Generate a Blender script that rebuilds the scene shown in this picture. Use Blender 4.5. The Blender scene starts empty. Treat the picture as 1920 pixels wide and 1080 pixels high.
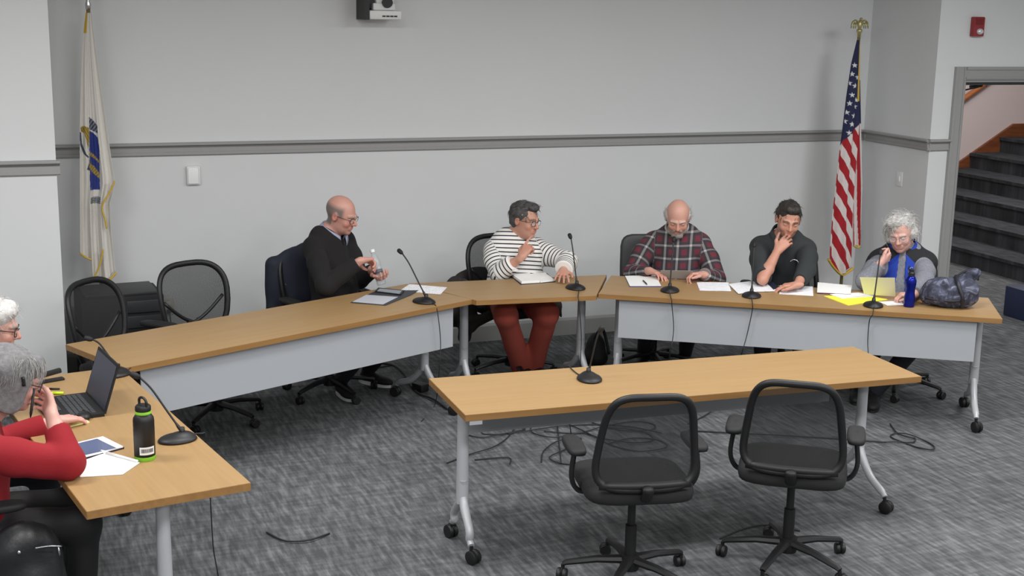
import bpy, bmesh, math, random
import numpy as np
from mathutils import Vector, Matrix
random.seed(7)
S = bpy.context.scene
COL = S.collection
PI = math.pi
R = math.radians

# ------------------------------------------------------------------ camera
CF, CP, CR, CH, CY = 2471.6, .211, .0188, 2.529, .3739      # focal length in pixels of a 1920 frame, pitch, roll, height, yaw
_fh = np.array([math.sin(CY), math.cos(CY), 0.])
FW = _fh*math.cos(CP)+np.array([0, 0, -math.sin(CP)])
_R = np.array([math.cos(CY), -math.sin(CY), 0.]); _U = np.cross(_R, FW)
RT = _R*math.cos(CR)+_U*math.sin(CR); UP = -_R*math.sin(CR)+_U*math.cos(CR)
EYE = np.array([0, 0, CH])
cd = bpy.data.cameras.new('camera'); cam = bpy.data.objects.new('camera', cd); COL.objects.link(cam)
cd.sensor_width = 36; cd.lens = CF*36/1920; cd.clip_start = .05; cd.clip_end = 100
cam.matrix_world = Matrix(((RT[0], UP[0], -FW[0], 0), (RT[1], UP[1], -FW[1], 0), (RT[2], UP[2], -FW[2], CH), (0, 0, 0, 1)))
S.camera = cam
# ------------------------------------------------------------------ world, lights, exposure
S.view_settings.view_transform = 'Standard'; S.view_settings.look = 'None'
S.view_settings.exposure = 0.0; S.view_settings.gamma = 1; S.view_settings.use_curve_mapping = False
W = bpy.data.worlds.new('world'); S.world = W; W.use_nodes = True
W.node_tree.nodes['Background'].inputs[0].default_value = (.9, .95, 1, 1)
W.node_tree.nodes['Background'].inputs[1].default_value = .15
CEIL = 3.3
def ceiling_light(x, y, z=CEIL-.03, e=30, sx=1.2, sy=.6, col=(1, .995, .985)):
    l = bpy.data.lights.new('ceiling_lamp', 'AREA'); l.shape = 'RECTANGLE'; l.size = sx; l.size_y = sy; l.energy = e; l.color = col
    o = bpy.data.objects.new('ceiling_lamp', l); COL.objects.link(o); o.location = (x, y, z)
LIGHTS = [(x, y) for x in (-.9, 1.5, 3.9, 6.3) for y in (-.5, 2.6, 5.6)]
for x, y in LIGHTS: ceiling_light(x, y, e=60)
ceiling_light(10.2, 10.6, e=60); ceiling_light(8.0, 10.4, e=30)

# ------------------------------------------------------------------ pixel rays to points on real surfaces (layout measurements)
def ray(px, py): return FW+RT*(px-960)/CF+UP*(540-py)/CF
def at(px, py, z): d = ray(px, py); return EYE+d*(z-EYE[2])/d[2]
def aty(px, py, y): d = ray(px, py); return EYE+d*(y/d[1])
def atx(px, py, x): d = ray(px, py); return EYE+d*(x/d[0])
def atpl(px, py, P0, n): d = ray(px, py); n = np.array(n, float); return EYE+d*(((np.array(P0)-EYE)@n)/(d@n))
def atdepth(px, py, P): d = ray(px, py); return EYE+d*((np.array(P)-EYE)@FW)/(d@FW)
def V(*a): return np.array(a, float)
def nz(v): v = np.array(v, float); return v/np.linalg.norm(v)

# ------------------------------------------------------------------ materials
def srgb(r, g, b):
    f = lambda c: (c/255/12.92) if c/255 <= .04045 else ((c/255+.055)/1.055)**2.4
    return (f(r), f(g), f(b), 1)
MATS = {}
def mat(name, col, rough=.6, metal=0, bump=0, bscale=200, var=0, vscale=8, spec=None, alpha=1, trans=0, coat=0):
    if name in MATS: return MATS[name]
    m = bpy.data.materials.new(name); m.use_nodes = True; MATS[name] = m
    nt = m.node_tree; b = nt.nodes['Principled BSDF']
    b.inputs['Base Color'].default_value = col; b.inputs['Roughness'].default_value = rough; b.inputs['Metallic'].default_value = metal
    if spec is not None: b.inputs['Specular IOR Level'].default_value = spec
    if trans: b.inputs['Transmission Weight'].default_value = trans
    if coat: b.inputs['Coat Weight'].default_value = coat
    b.inputs['Alpha'].default_value = alpha
    tc = nt.nodes.new('ShaderNodeTexCoord')
    if bump:
        n = nt.nodes.new('ShaderNodeTexNoise'); n.inputs['Scale'].default_value = bscale; n.inputs['Detail'].default_value = 3
        nt.links.new(tc.outputs['Object'], n.inputs['Vector'])
        bp = nt.nodes.new('ShaderNodeBump'); bp.inputs['Strength'].default_value = bump; bp.inputs['Distance'].default_value = .002
        nt.links.new(n.outputs[0], bp.inputs['Height']); nt.links.new(bp.outputs[0], b.inputs['Normal'])
    if var:
        n = nt.nodes.new('ShaderNodeTexNoise'); n.inputs['Scale'].default_value = vscale; n.inputs['Detail'].default_value = 4
        nt.links.new(tc.outputs['Object'], n.inputs['Vector'])
        mx = nt.nodes.new('ShaderNodeMix'); mx.data_type = 'RGBA'; mx.blend_type = 'MULTIPLY'; mx.inputs[0].default_value = 1
        rp = nt.nodes.new('ShaderNodeValToRGB'); rp.color_ramp.elements[0].position = .3; rp.color_ramp.elements[1].position = .7
        rp.color_ramp.elements[0].color = (1-var, 1-var, 1-var, 1); rp.color_ramp.elements[1].color = (1+var*.3,)*3+(1,)
        nt.links.new(n.outputs[0], rp.inputs[0]); nt.links.new(rp.outputs[0], mx.inputs['B']); mx.inputs['A'].default_value = col
        nt.links.new(mx.outputs['Result'], b.inputs['Base Color'])
    return m
def attr_mat(name, attr, rough=.7, bump=0, bscale=300, sss=0, sheen=0):
    """colour comes from a colour attribute of the mesh"""
    m = bpy.data.materials.new(name); m.use_nodes = True; nt = m.node_tree; b = nt.nodes['Principled BSDF']; MATS[name] = m
    a = nt.nodes.new('ShaderNodeAttribute'); a.attribute_name = attr; nt.links.new(a.outputs['Color'], b.inputs['Base Color'])
    b.inputs['Roughness'].default_value = rough
    if sss:
        b.inputs['Subsurface Weight'].default_value = sss; b.inputs['Subsurface Radius'].default_value = (.01, .004, .002); b.inputs['Subsurface Scale'].default_value = 1
    if bump:
        tc = nt.nodes.new('ShaderNodeTexCoord'); n = nt.nodes.new('ShaderNodeTexNoise'); n.inputs['Scale'].default_value = bscale
        nt.links.new(tc.outputs['Object'], n.inputs['Vector'])
        bp = nt.nodes.new('ShaderNodeBump'); bp.inputs['Strength'].default_value = bump; bp.inputs['Distance'].default_value = .002
        nt.links.new(n.outputs[0], bp.inputs['Height']); nt.links.new(bp.outputs[0], b.inputs['Normal'])
    return m

M_WALL = mat('wall_paint', srgb(214, 216, 217), .85, bump=.06, bscale=350, var=.02, vscale=1.5)
M_TRIM = mat('trim_paint', srgb(152, 152, 151), .5)
M_WHITE = mat('white_plastic', srgb(225, 226, 226), .45)
M_CEIL = mat('ceiling_tile', srgb(205, 205, 200), .9, bump=.2, bscale=60)
M_METAL = mat('light_grey_powder_coat', srgb(176, 178, 182), .42, .15)
M_PANEL = mat('modesty_panel_grey', srgb(164, 167, 172), .55)
M_BLACK = mat('black_plastic', srgb(19, 19, 21), .5, bump=.05, bscale=500)
M_BLACKM = mat('black_matte', srgb(19, 19, 21), .7)
M_RUBBER = mat('rubber_cable', srgb(34, 35, 37), .6)
M_CHAIRF = mat('chair_seat_fabric', srgb(26, 26, 28), .95, bump=.4, bscale=600)
M_CHROME = mat('chrome', srgb(200, 200, 202), .25, 1)
M_GOLD = mat('gold_metal', srgb(190, 180, 130), .35, .7)
M_GLASSD = mat('dark_screen', srgb(40, 42, 62), .4)
M_SCREEN = mat('tablet_screen', srgb(84, 96, 134), .12, coat=.8)

def mesh_fabric():
    m = bpy.data.materials.new('chair_mesh_fabric'); m.use_nodes = True; nt = m.node_tree; MATS['chair_mesh_fabric'] = m
    b = nt.nodes['Principled BSDF']; b.inputs['Base Color'].default_value = srgb(32, 33, 35); b.inputs['Roughness'].default_value = .8
    b.inputs['Alpha'].default_value = .72
    tc = nt.nodes.new('ShaderNodeTexCoord'); mp = nt.nodes.new('ShaderNodeMapping'); mp.inputs['Scale'].default_value = (300, 300, 300)
    ck = nt.nodes.new('ShaderNodeTexChecker'); ck.inputs['Scale'].default_value = 1
    nt.links.new(tc.outputs['Object'], mp.inputs[0]); nt.links.new(mp.outputs[0], ck.inputs[0])
    mr = nt.nodes.new('ShaderNodeMapRange'); mr.inputs['To Min'].default_value = .62; mr.inputs['To Max'].default_value = .84
    nt.links.new(ck.outputs['Fac'], mr.inputs[0]); nt.links.new(mr.outputs[0], b.inputs['Alpha'])
    return m
M_MESH = mesh_fabric()

def wood_mat(name, c1, c2, axis_scale=(1.2, 26, 26), rough=.42):
    m = bpy.data.materials.new(name); m.use_nodes = True; nt = m.node_tree; b = nt.nodes['Principled BSDF']; MATS[name] = m
    tc = nt.nodes.new('ShaderNodeTexCoord'); mp = nt.nodes.new('ShaderNodeMapping'); mp.inputs['Scale'].default_value = axis_scale
    n = nt.nodes.new('ShaderNodeTexNoise'); n.inputs['Scale'].default_value = 1.6; n.inputs['Detail'].default_value = 6; n.inputs['Distortion'].default_value = .4
    nt.links.new(tc.outputs['Object'], mp.inputs[0]); nt.links.new(mp.outputs[0], n.inputs['Vector'])
    rp = nt.nodes.new('ShaderNodeValToRGB'); rp.color_ramp.elements[0].position = .32; rp.color_ramp.elements[1].position = .68
    rp.color_ramp.elements[0].color = c1; rp.color_ramp.elements[1].color = c2
    nt.links.new(n.outputs[0], rp.inputs[0]); nt.links.new(rp.outputs[0], b.inputs['Base Color']); b.inputs['Roughness'].default_value = rough
    return m
M_OAK = wood_mat('oak_laminate', srgb(154, 123, 82), srgb(161, 130, 88))
M_OAKE = wood_mat('oak_edge_band', srgb(138, 101, 57), srgb(150, 112, 66))
M_STAINED = wood_mat('stained_stair_wood', srgb(112, 62, 38), srgb(140, 82, 50), (2, 2, 14))

def carpet_mat(name, c1, c2, c3):
    m = bpy.data.materials.new(name); m.use_nodes = True; nt = m.node_tree; b = nt.nodes['Principled BSDF']; MATS[name] = m
    tc = nt.nodes.new('ShaderNodeTexCoord')
    def noise(scale, rot, sc, det=3):
        mp = nt.nodes.new('ShaderNodeMapping'); mp.inputs['Scale'].default_value = sc; mp.inputs['Rotation'].default_value = (0, 0, rot)
        n = nt.nodes.new('ShaderNodeTexNoise'); n.inputs['Scale'].default_value = scale; n.inputs['Detail'].default_value = det
        nt.links.new(tc.outputs['Object'], mp.inputs[0]); nt.links.new(mp.outputs[0], n.inputs['Vector']); return n
    a = noise(1, -.17, (42, 6, 1)); c = noise(1, -.1, (5, 30, 1)); d = noise(1.3, 0, (1, 1, 1), 2); e = noise(260, 0, (1, 1, 1))
    def mathn(op, x, y):
        q = nt.nodes.new('ShaderNodeMath'); q.operation = op
        for i, s in enumerate((x, y)):
            if isinstance(s, (int, float)): q.inputs[i].default_value = s
            else: nt.links.new(s, q.inputs[i])
        return q.outputs[0]
    s = mathn('ADD', mathn('MULTIPLY', a.outputs[0], .55), mathn('MULTIPLY', c.outputs[0], .25))
    s = mathn('ADD', s, mathn('MULTIPLY', d.outputs[0], .12)); s = mathn('ADD', s, mathn('MULTIPLY', e.outputs[0], .08))
    rp = nt.nodes.new('ShaderNodeValToRGB'); rp.color_ramp.elements[0].position = .41; rp.color_ramp.elements[1].position = .64
    rp.color_ramp.elements[0].color = c1; rp.color_ramp.elements[1].color = c3
    el = rp.color_ramp.elements.new(.52); el.color = c2
    nt.links.new(s, rp.inputs[0]); nt.links.new(rp.outputs[0], b.inputs['Base Color']); b.inputs['Roughness'].default_value = .95
    b.inputs['Specular IOR Level'].default_value = .15
    bp = nt.nodes.new('ShaderNodeBump'); bp.inputs['Strength'].default_value = .5; bp.inputs['Distance'].default_value = .004
    nt.links.new(e.outputs[0], bp.inputs['Height']); nt.links.new(bp.outputs[0], b.inputs['Normal'])
    return m
M_CARPET = carpet_mat('streaked_grey_carpet', srgb(76, 78, 80), srgb(97, 99, 101), srgb(122, 124, 126))
M_STAIRC = carpet_mat('dark_stair_carpet', srgb(52, 54, 57), srgb(66, 68, 71), srgb(80, 82, 86))

def paper_mat(name, col, ink=.25, sc=1):
    """paper with faint rows of print"""
    m = bpy.data.materials.new(name); m.use_nodes = True; nt = m.node_tree; b = nt.nodes['Principled BSDF']; MATS[name] = m
    tc = nt.nodes.new('ShaderNodeTexCoord')
    w = nt.nodes.new('ShaderNodeTexWave'); w.wave_type = 'BANDS'; w.bands_direction = 'Y'; w.inputs['Scale'].default_value = 18*sc
    n = nt.nodes.new('ShaderNodeTexNoise'); n.inputs['Scale'].default_value = 25
    nt.links.new(tc.outputs['Object'], w.inputs['Vector']); nt.links.new(tc.outputs['Object'], n.inputs['Vector'])
    q = nt.nodes.new('ShaderNodeMath'); q.operation = 'MULTIPLY'; nt.links.new(w.outputs['Fac'], q.inputs[0]); nt.links.new(n.outputs[0], q.inputs[1])
    rp = nt.nodes.new('ShaderNodeValToRGB'); rp.color_ramp.elements[0].position = .42; rp.color_ramp.elements[1].position = .5
    rp.color_ramp.elements[0].color = col; rp.color_ramp.elements[1].color = tuple(c*(1-ink) for c in col[:3])+(1,)
    nt.links.new(q.outputs[0], rp.inputs[0]); nt.links.new(rp.outputs[0], b.inputs['Base Color']); b.inputs['Roughness'].default_value = .7
    return m
M_PAPER = paper_mat('printed_paper', srgb(240, 241, 246))
M_PAPERB = mat('blank_paper', srgb(240, 240, 238), .7)
M_YELLOW = mat('yellow_paper', srgb(240, 236, 70), .6)

# ------------------------------------------------------------------ objects
def tag(o, label=None, cat=None, group=None, kind=None):
    if label: o['label'] = label
    if cat: o['category'] = cat
    if group: o['group'] = group
    if kind: o['kind'] = kind
    return o
def thing(name, label, cat, loc=(0, 0, 0), rz=0, group=None):
    o = bpy.data.objects.new(name, None); COL.objects.link(o); o.location = loc; o.rotation_euler = (0, 0, rz); o.empty_display_size = .1
    return tag(o, label, cat, group)
def mk(name, vf, m, parent=None, smooth=False, label=None, world=False):
    """link (verts, faces) as one mesh object; world=True: verts are world coordinates under an unrotated parent"""
    v, f = vf
    v = [tuple(p) for p in v]
    if world and parent is not None:
        root = parent
        off = V(0, 0, 0)
        while root is not None: off = off+np.array(root.location); root = root.parent
        v = [(p[0]-off[0], p[1]-off[1], p[2]-off[2]) for p in v]
    me = bpy.data.meshes.new(name); me.from_pydata(v, [], f); me.materials.append(m)
    bm = bmesh.new(); bm.from_mesh(me); bmesh.ops.recalc_face_normals(bm, faces=bm.faces); bm.to_mesh(me); bm.free()
    if smooth:
        me.shade_smooth()
        if smooth != 'all': me.set_sharp_from_angle(angle=R(40))
    o = bpy.data.objects.new(name, me); COL.objects.link(o)
    if parent is not None: o.parent = parent
    if label: o['label'] = label
    return o
def copy_tree(o, parent=None):
    c = o.copy(); COL.objects.link(c)
    if parent is not None: c.parent = parent
    for ch in [q for q in bpy.data.objects if q.parent == o]: copy_tree(ch, c)
    return c
def join(*vfs):
    v, f = [], []
    for a, b in vfs:
        n = len(v); v += [tuple(p) for p in a]; f += [tuple(i+n for i in q) for q in b]
    return v, f
def box(x0, x1, y0, y1, z0, z1, bev=0):
    if bev <= 0:
        v = [(x, y, z) for x in (x0, x1) for y in (y0, y1) for z in (z0, z1)]
        return v, [(0, 1, 3, 2), (4, 6, 7, 5), (0, 4, 5, 1), (2, 3, 7, 6), (0, 2, 6, 4), (1, 5, 7, 3)]
    bm = bmesh.new(); bmesh.ops.create_cube(bm, size=1)
    for q in bm.verts: q.co = Vector(((x0+x1)/2+q.co.x*(x1-x0), (y0+y1)/2+q.co.y*(y1-y0), (z0+z1)/2+q.co.z*(z1-z0)))
    bmesh.ops.bevel(bm, geom=bm.edges[:], offset=bev, segments=2, affect='EDGES', profile=.6)
    return out(bm)
def out(bm):
    bm.verts.index_update()
    r = ([tuple(v.co) for v in bm.verts], [tuple(v.index for v in f.verts) for f in bm.faces]); bm.free(); return r
def prism(poly, z0, z1):
    n = len(poly)
    v = [(p[0], p[1], z0) for p in poly]+[(p[0], p[1], z1) for p in poly]
    return v, [tuple(range(n))[::-1], tuple(range(n, 2*n))]+[(i, (i+1) % n, n+(i+1) % n, n+i) for i in range(n)]
def xf(vf, M):
    return [tuple(M @ Vector(p)) for p in vf[0]], vf[1]
def frame(o, x, y, z=None):
    """matrix from origin and axes"""
    x = nz(x); y = np.array(y, float); y = nz(y-x*(x@y)); z = np.cross(x, y)
    return Matrix(((x[0], y[0], z[0], o[0]), (x[1], y[1], z[1], o[1]), (x[2], y[2], z[2], o[2]), (0, 0, 0, 1)))
def spline(pts, n=8, closed=False):
    P = [np.array(p, float) for p in pts]; o = []; m = len(P)
    rng = range(m) if closed else range(m-1)
    for i in rng:
        if closed: a, b, c, d = P[i-1], P[i], P[(i+1) % m], P[(i+2) % m]
        else: a, b, c, d = P[max(i-1, 0)], P[i], P[i+1], P[min(i+2, m-1)]
        for k in range(n):
            t = k/n; o.append(.5*((2*b)+(c-a)*t+(2*a-5*b+4*c-d)*t*t+(3*b-a-3*c+d)*t**3))
    if not closed: o.append(P[-1])
    return o
def tube(pts, r, seg=8, closed=False, flat=1.0, cap=True, up=None):
    P = [np.array(p, float) for p in pts]; n = len(P); rr = r if hasattr(r, '__len__') else [r]*n
    v, f = [], []; prev = None
    for i in range(n):
        a = P[i-1] if (i or closed) else P[0]; b = P[(i+1) % n] if (i < n-1 or closed) else P[-1]
        t = nz(b-a) if np.linalg.norm(b-a) > 1e-9 else V(0, 0, 1)
        if up is not None: N = np.cross(up, t); N = N if np.linalg.norm(N) > 1e-6 else np.cross(V(1, 0, .1), t)
        elif prev is None: N = np.cross(t, V(0, 0, 1)); N = N if np.linalg.norm(N) > 1e-3 else V(1, 0, 0)
        else: N = prev-t*(prev@t)
        N = nz(N); prev = N; B = np.cross(t, N)
        for k in range(seg):
            g = 2*PI*k/seg; v.append(P[i]+(N*math.cos(g)+B*math.sin(g)*flat)*rr[i])
    for i in range(n if closed else n-1):
        j = (i+1) % n
        for k in range(seg): f.append((i*seg+k, i*seg+(k+1) % seg, j*seg+(k+1) % seg, j*seg+k))
    if not closed and cap: f.append(tuple(range(seg))[::-1]); f.append(tuple(range((n-1)*seg, n*seg)))
    return v, f
def lathe(prof, seg=24, c=(0, 0, 0)):
    v, f = [], []; n = len(prof)
    for r, z in prof:
        for k in range(seg): g = 2*PI*k/seg; v.append((c[0]+r*math.cos(g), c[1]+r*math.sin(g), c[2]+z))
    for i in range(n-1):
        for k in range(seg): f.append((i*seg+k, i*seg+(k+1) % seg, (i+1)*seg+(k+1) % seg, (i+1)*seg+k))
    f.append(tuple(range(seg))[::-1]); f.append(tuple(range((n-1)*seg, n*seg)))
    return v, f
def blob(c, r, M=None, u=20, w=14, pw=1.0):
    """ellipsoid / superellipsoid"""
    v, f = [], []
    sp = lambda a, e: math.copysign(abs(a)**e, a)
    for i in range(w+1):
        ph = -PI/2+PI*i/w
        for k in range(u):
            g = 2*PI*k/u
            v.append((c[0]+r[0]*sp(math.cos(ph), pw)*sp(math.cos(g), pw), c[1]+r[1]*sp(math.cos(ph), pw)*sp(math.sin(g), pw), c[2]+r[2]*sp(math.sin(ph), pw)))
    for i in range(w):
        for k in range(u): f.append((i*u+k, i*u+(k+1) % u, (i+1)*u+(k+1) % u, (i+1)*u+k))
    f.append(tuple(range(u))[::-1]); f.append(tuple(range(w*u, w*u+u)))
    if M is not None: return xf((v, f), M)
    return v, f
def slab(corners, th, n=None):
    """thin sheet with thickness th from 3D corner points"""
    c = [np.array(p, float) for p in corners]
    if n is None: n = nz(np.cross(c[1]-c[0], c[2]-c[0]))
    n = np.array(n)
    k = len(c); v = c+[p+n*th for p in c]
    return v, [tuple(range(k))[::-1], tuple(range(k, 2*k))]+[(i, (i+1) % k, k+(i+1) % k, k+i) for i in range(k)]

# ------------------------------------------------------------------ signed distance volumes -> one continuous surface
class Vol:
    def __init__(s, lo, hi, h):
        s.lo = np.array(lo, float); s.h = h; s.n = np.ceil((np.array(hi)-s.lo)/h).astype(int)+1
        s.F = np.full(tuple(s.n), 1., np.float32)
    def reg(s, lo, hi):
        a = np.maximum(np.floor((np.array(lo)-s.lo)/s.h).astype(int), 0); b = np.minimum(np.ceil((np.array(hi)-s.lo)/s.h).astype(int)+1, s.n)
        if np.any(b <= a): return None
        ax = [(s.lo[i]+s.h*np.arange(a[i], b[i])).astype(np.float32) for i in range(3)]
        return tuple(slice(a[i], b[i]) for i in range(3)), ax[0][:, None, None], ax[1][None, :, None], ax[2][None, None, :]
    def put(s, fn, lo, hi, k, sub=False):
        m = k+2.5*s.h; g = s.reg(np.array(lo)-m, np.array(hi)+m)
        if g is None: return
        sl, x, y, z = g; d = fn(x, y, z); f = s.F[sl]
        if sub: f = -f
        q = np.maximum(k-np.abs(f-d), 0); r = np.minimum(f, d)-q*q*(.25/k)
        s.F[sl] = -r if sub else r
    def caps(s, a, b, ra, rb, k=.01, sub=False, flat=None):
        a = np.array(a, float); b = np.array(b, float); ba = b-a; L = max(float(ba@ba), 1e-9)
        if flat is not None: fd, fs = nz(flat[0]), flat[1]       # squash the section along direction fd by factor fs
        def fn(x, y, z):
            px, py, pz = x-a[0], y-a[1], z-a[2]
            h = np.clip((px*ba[0]+py*ba[1]+pz*ba[2])/L, 0, 1)
            qx, qy, qz = px-ba[0]*h, py-ba[1]*h, pz-ba[2]*h
            d2 = qx*qx+qy*qy+qz*qz
            if flat is not None:
                t = qx*fd[0]+qy*fd[1]+qz*fd[2]; d2 = d2+t*t*(1/fs**2-1)
                return (np.sqrt(d2)-(ra+(rb-ra)*h))*(fs if fs < 1 else 1)
            return np.sqrt(d2)-(ra+(rb-ra)*h)
        r = max(ra, rb)*(max(1, flat[1]) if flat is not None else 1); s.put(fn, np.minimum(a, b)-r, np.maximum(a, b)+r, k, sub)
    def ell(s, c, r, M=None, k=.01, sub=False):
        c = np.array(c, float); r = np.array(r, float); M = np.eye(3) if M is None else np.array(M)
        def fn(x, y, z):
            px, py, pz = x-c[0], y-c[1], z-c[2]; s0 = 0; s1 = 0
            for i in range(3):
                q = (px*M[0, i]+py*M[1, i]+pz*M[2, i])/r[i]; s0 = s0+q*q; s1 = s1+(q/r[i])**2
            k0 = np.sqrt(s0); return k0*(k0-1)/np.maximum(np.sqrt(s1), 1e-6)
        e = np.sqrt((np.abs(M)**2)@(r**2)); s.put(fn, c-e, c+e, k, sub)
    def cut(s, P, n, lo, hi, k=.003):
        """remove what lies on the +n side of plane P inside box lo..hi"""
        g = s.reg(lo, hi)
        if g is None: return
        sl, x, y, z = g; d = -((x-P[0])*n[0]+(y-P[1])*n[1]+(z-P[2])*n[2]); f = s.F[sl]
        q = np.maximum(k-np.abs(-f-d), 0); s.F[sl] = -(np.minimum(-f, d)-q*q*(.25/k))
    def wrinkle(s, amp, fx, seed=0, dirs=4):
        rs = np.random.RandomState(seed); g = s.reg(s.lo, s.lo+s.h*s.n)[1:]; x, y, z = g; d = 0
        for i in range(dirs):
            w = rs.randn(3); w = w/np.linalg.norm(w)*fx*(.6+.8*rs.rand()); w2 = rs.randn(3)*fx*.35; p = rs.rand(2)*6.28
            d = d+np.sin(x*w[0]+y*w[1]+z*w[2]+p[0]+1.4*np.sin(x*w2[0]+y*w2[1]+z*w2[2]+p[1]))
        s.F += (amp/dirs**.5*d).astype(np.float32)
    def net(s):
        F = s.F; Sg = F < 0; n = F.shape
        c = np.zeros((n[0]-1, n[1]-1, n[2]-1), np.int8)
        cs = [(i, j, k) for i in (0, 1) for j in (0, 1) for k in (0, 1)]
        for i, j, k in cs: c += Sg[i:n[0]-1+i, j:n[1]-1+j, k:n[2]-1+k]
        act = (c > 0) & (c < 8); ii = np.argwhere(act); idx = np.full(act.shape, -1, np.int32); idx[act] = np.arange(len(ii))
        acc = np.zeros((len(ii), 3)); num = np.zeros(len(ii))
        val = {q: F[ii[:, 0]+q[0], ii[:, 1]+q[1], ii[:, 2]+q[2]] for q in cs}
        for a in cs:
            for ax in range(3):
                if a[ax]: continue
                b = list(a); b[ax] = 1; b = tuple(b); fa, fb = val[a], val[b]; cr = (fa < 0) != (fb < 0)
                t = np.where(cr, fa/np.where(cr, fa-fb, 1), 0)
                for q in range(3): acc[:, q] += cr*(a[q]+(b[q]-a[q])*t)
                num += cr
        vs = (ii+acc/num[:, None])*s.h+s.lo; fs = []
        for ax in range(3):
            o1, o2 = [(1, 2), (2, 0), (0, 1)][ax]
            sa = [slice(1, None)]*3; sa[ax] = slice(0, -1); sb = [slice(1, None)]*3; sb[ax] = slice(1, None)
            A = Sg[tuple(sa)]; B = Sg[tuple(sb)]; e = np.argwhere(A != B); 
            if not len(e): continue
            neg = A[e[:, 0], e[:, 1], e[:, 2]]
            base = e+1; base[:, ax] -= 1
            ok = np.all(base < np.array(act.shape), axis=1); base = base[ok]; neg = neg[ok]
            def cell(d1, d2): q = base.copy(); q[:, o1] -= d1; q[:, o2] -= d2; return idx[q[:, 0], q[:, 1], q[:, 2]]
            Q = np.stack([cell(1, 1), cell(0, 1), cell(0, 0), cell(1, 0)], 1); Q[~neg] = Q[~neg][:, ::-1]; fs.append(Q)
        fs = np.concatenate(fs); fs = fs[np.all(fs >= 0, axis=1)]
        return vs.astype(np.float32), fs.astype(np.int32)
def mk_np(name, vs, fs, m, parent, label=None, cols=None, vec=None):
    """numpy surface (world coordinates) -> smooth mesh object below an unrotated parent"""
    off = np.zeros(3); root = parent
    while root is not None: off = off+np.array(root.location); root = root.parent
    me = bpy.data.meshes.new(name); nv, nf = len(vs), len(fs)
    me.vertices.add(nv); me.vertices.foreach_set('co', (vs-off).astype(np.float32).ravel())
    me.loops.add(nf*4); me.loops.foreach_set('vertex_index', fs.ravel()); me.polygons.add(nf)
    me.polygons.foreach_set('loop_start', np.arange(0, nf*4, 4, dtype=np.int32)); me.polygons.foreach_set('use_smooth', np.ones(nf, bool))
    me.update(calc_edges=True)
    if cols is not None:
        a = me.color_attributes.new('Col', 'FLOAT_COLOR', 'POINT'); a.data.foreach_set('color', np.concatenate([cols, np.ones((nv, 1))], 1).astype(np.float32).ravel())
    if vec is not None:
        a = me.attributes.new('cloth', 'FLOAT_VECTOR', 'POINT'); a.data.foreach_set('vector', vec.astype(np.float32).ravel())
    me.materials.append(m); o = bpy.data.objects.new(name, me); COL.objects.link(o); o.parent = parent
    if label: o['label'] = label
    return o
# ================================================================== the room
YB, X1, YD, X0, YL, ZR, BH = 9.24, 6.76, 8.39, .32, 8.36, 1.57, .138
def struct(name, vf, m, parent=None): return tag(mk(name, vf, m, parent), kind='structure' if parent is None else None)
struct('floor', box(-4, 14.5, -3, 12.95, -.1, 0), M_CARPET)
struct('ceiling', box(-4, 9.1, -3, 9.36, CEIL, CEIL+.1), M_CEIL)
struct('wall_back', box(X0-.2, X1+.12, YB, YB+.12, 0, CEIL), M_WALL)
struct('wall_left', box(-4, X0, YL, YB, 0, CEIL), M_WALL)
struct('wall_side', box(X1, X1+.12, YD+.13, YB, 0, CEIL), M_WALL)
DX0, DX1, DZ = 7.038, 8.25, 2.03
struct('wall_door', join(box(X1, DX0, YD, YD+.13, 0, CEIL), box(DX1, 9.1, YD, YD+.13, 0, CEIL), box(DX0, DX1, YD, YD+.13, DZ, CEIL)), M_WALL)
struct('wall_far_left', box(-4.1, -4, -3, 9.36, 0, CEIL), M_WALL)
struct('wall_right', box(9, 9.1, -3, YD, 0, CEIL), M_WALL)
struct('wall_front', box(-4, 9.1, -3.1, -3, 0, CEIL), M_WALL)
# hall behind the door opening
M_PINK = mat('hall_wall_paint', srgb(222, 206, 203), .8)
struct('wall_hall_far', box(6.7, 14.5, 12.8, 12.95, 0, 4.2), M_PINK)
struct('wall_hall_left', box(6.7, 6.76, 9.36, 12.8, 0, 4.2), M_PINK)
struct('wall_hall_right', box(14.4, 14.5, 8.5, 12.8, 0, 4.2), M_PINK)
struct('wall_hall_near', box(9.1, 14.5, 8.4, 8.52, 0, 4.2), M_PINK)
struct('wall_hall_above', box(6.7, 9.1, 8.52, 9.36, CEIL+.1, 4.2), M_PINK)
struct('ceiling_hall', box(6.7, 14.5, 8.4, 12.95, 4.2, 4.3), M_CEIL)

def rail(name, a, b, n):
    """moulded rail along a-b, standing out of the wall along n"""
    a, b, n = V(*a, 0), V(*b, 0), V(*n, 0)
    prof = [(0, 1.482), (.012, 1.482), (.018, 1.488), (.018, 1.505), (.013, 1.509), (.013, 1.535), (.022, 1.545), (.034, 1.551), (.046, 1.556), (.046, 1.568), (.042, 1.572), (0, 1.572)]
    v = [a+n*d+V(0, 0, z) for d, z in prof]+[b+n*d+V(0, 0, z) for d, z in prof]; k = len(prof)
    return struct(name, (v, [tuple(range(k)), tuple(range(k, 2*k))[::-1]]+[(i, (i+1) % k, k+(i+1) % k, k+i) for i in range(k)]), M_TRIM)
rail('trim_1', (X0, YB), (X1, YB), (0, -1))
rail('trim_2', (-4, YL), (X0+.02, YL), (0, -1))
rail('trim_3', (X1, YB-.046), (X1, YD-.02), (-1, 0))
rail('trim_4', (X1-.03, YD), (6.934, YD), (0, -1))
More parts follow.
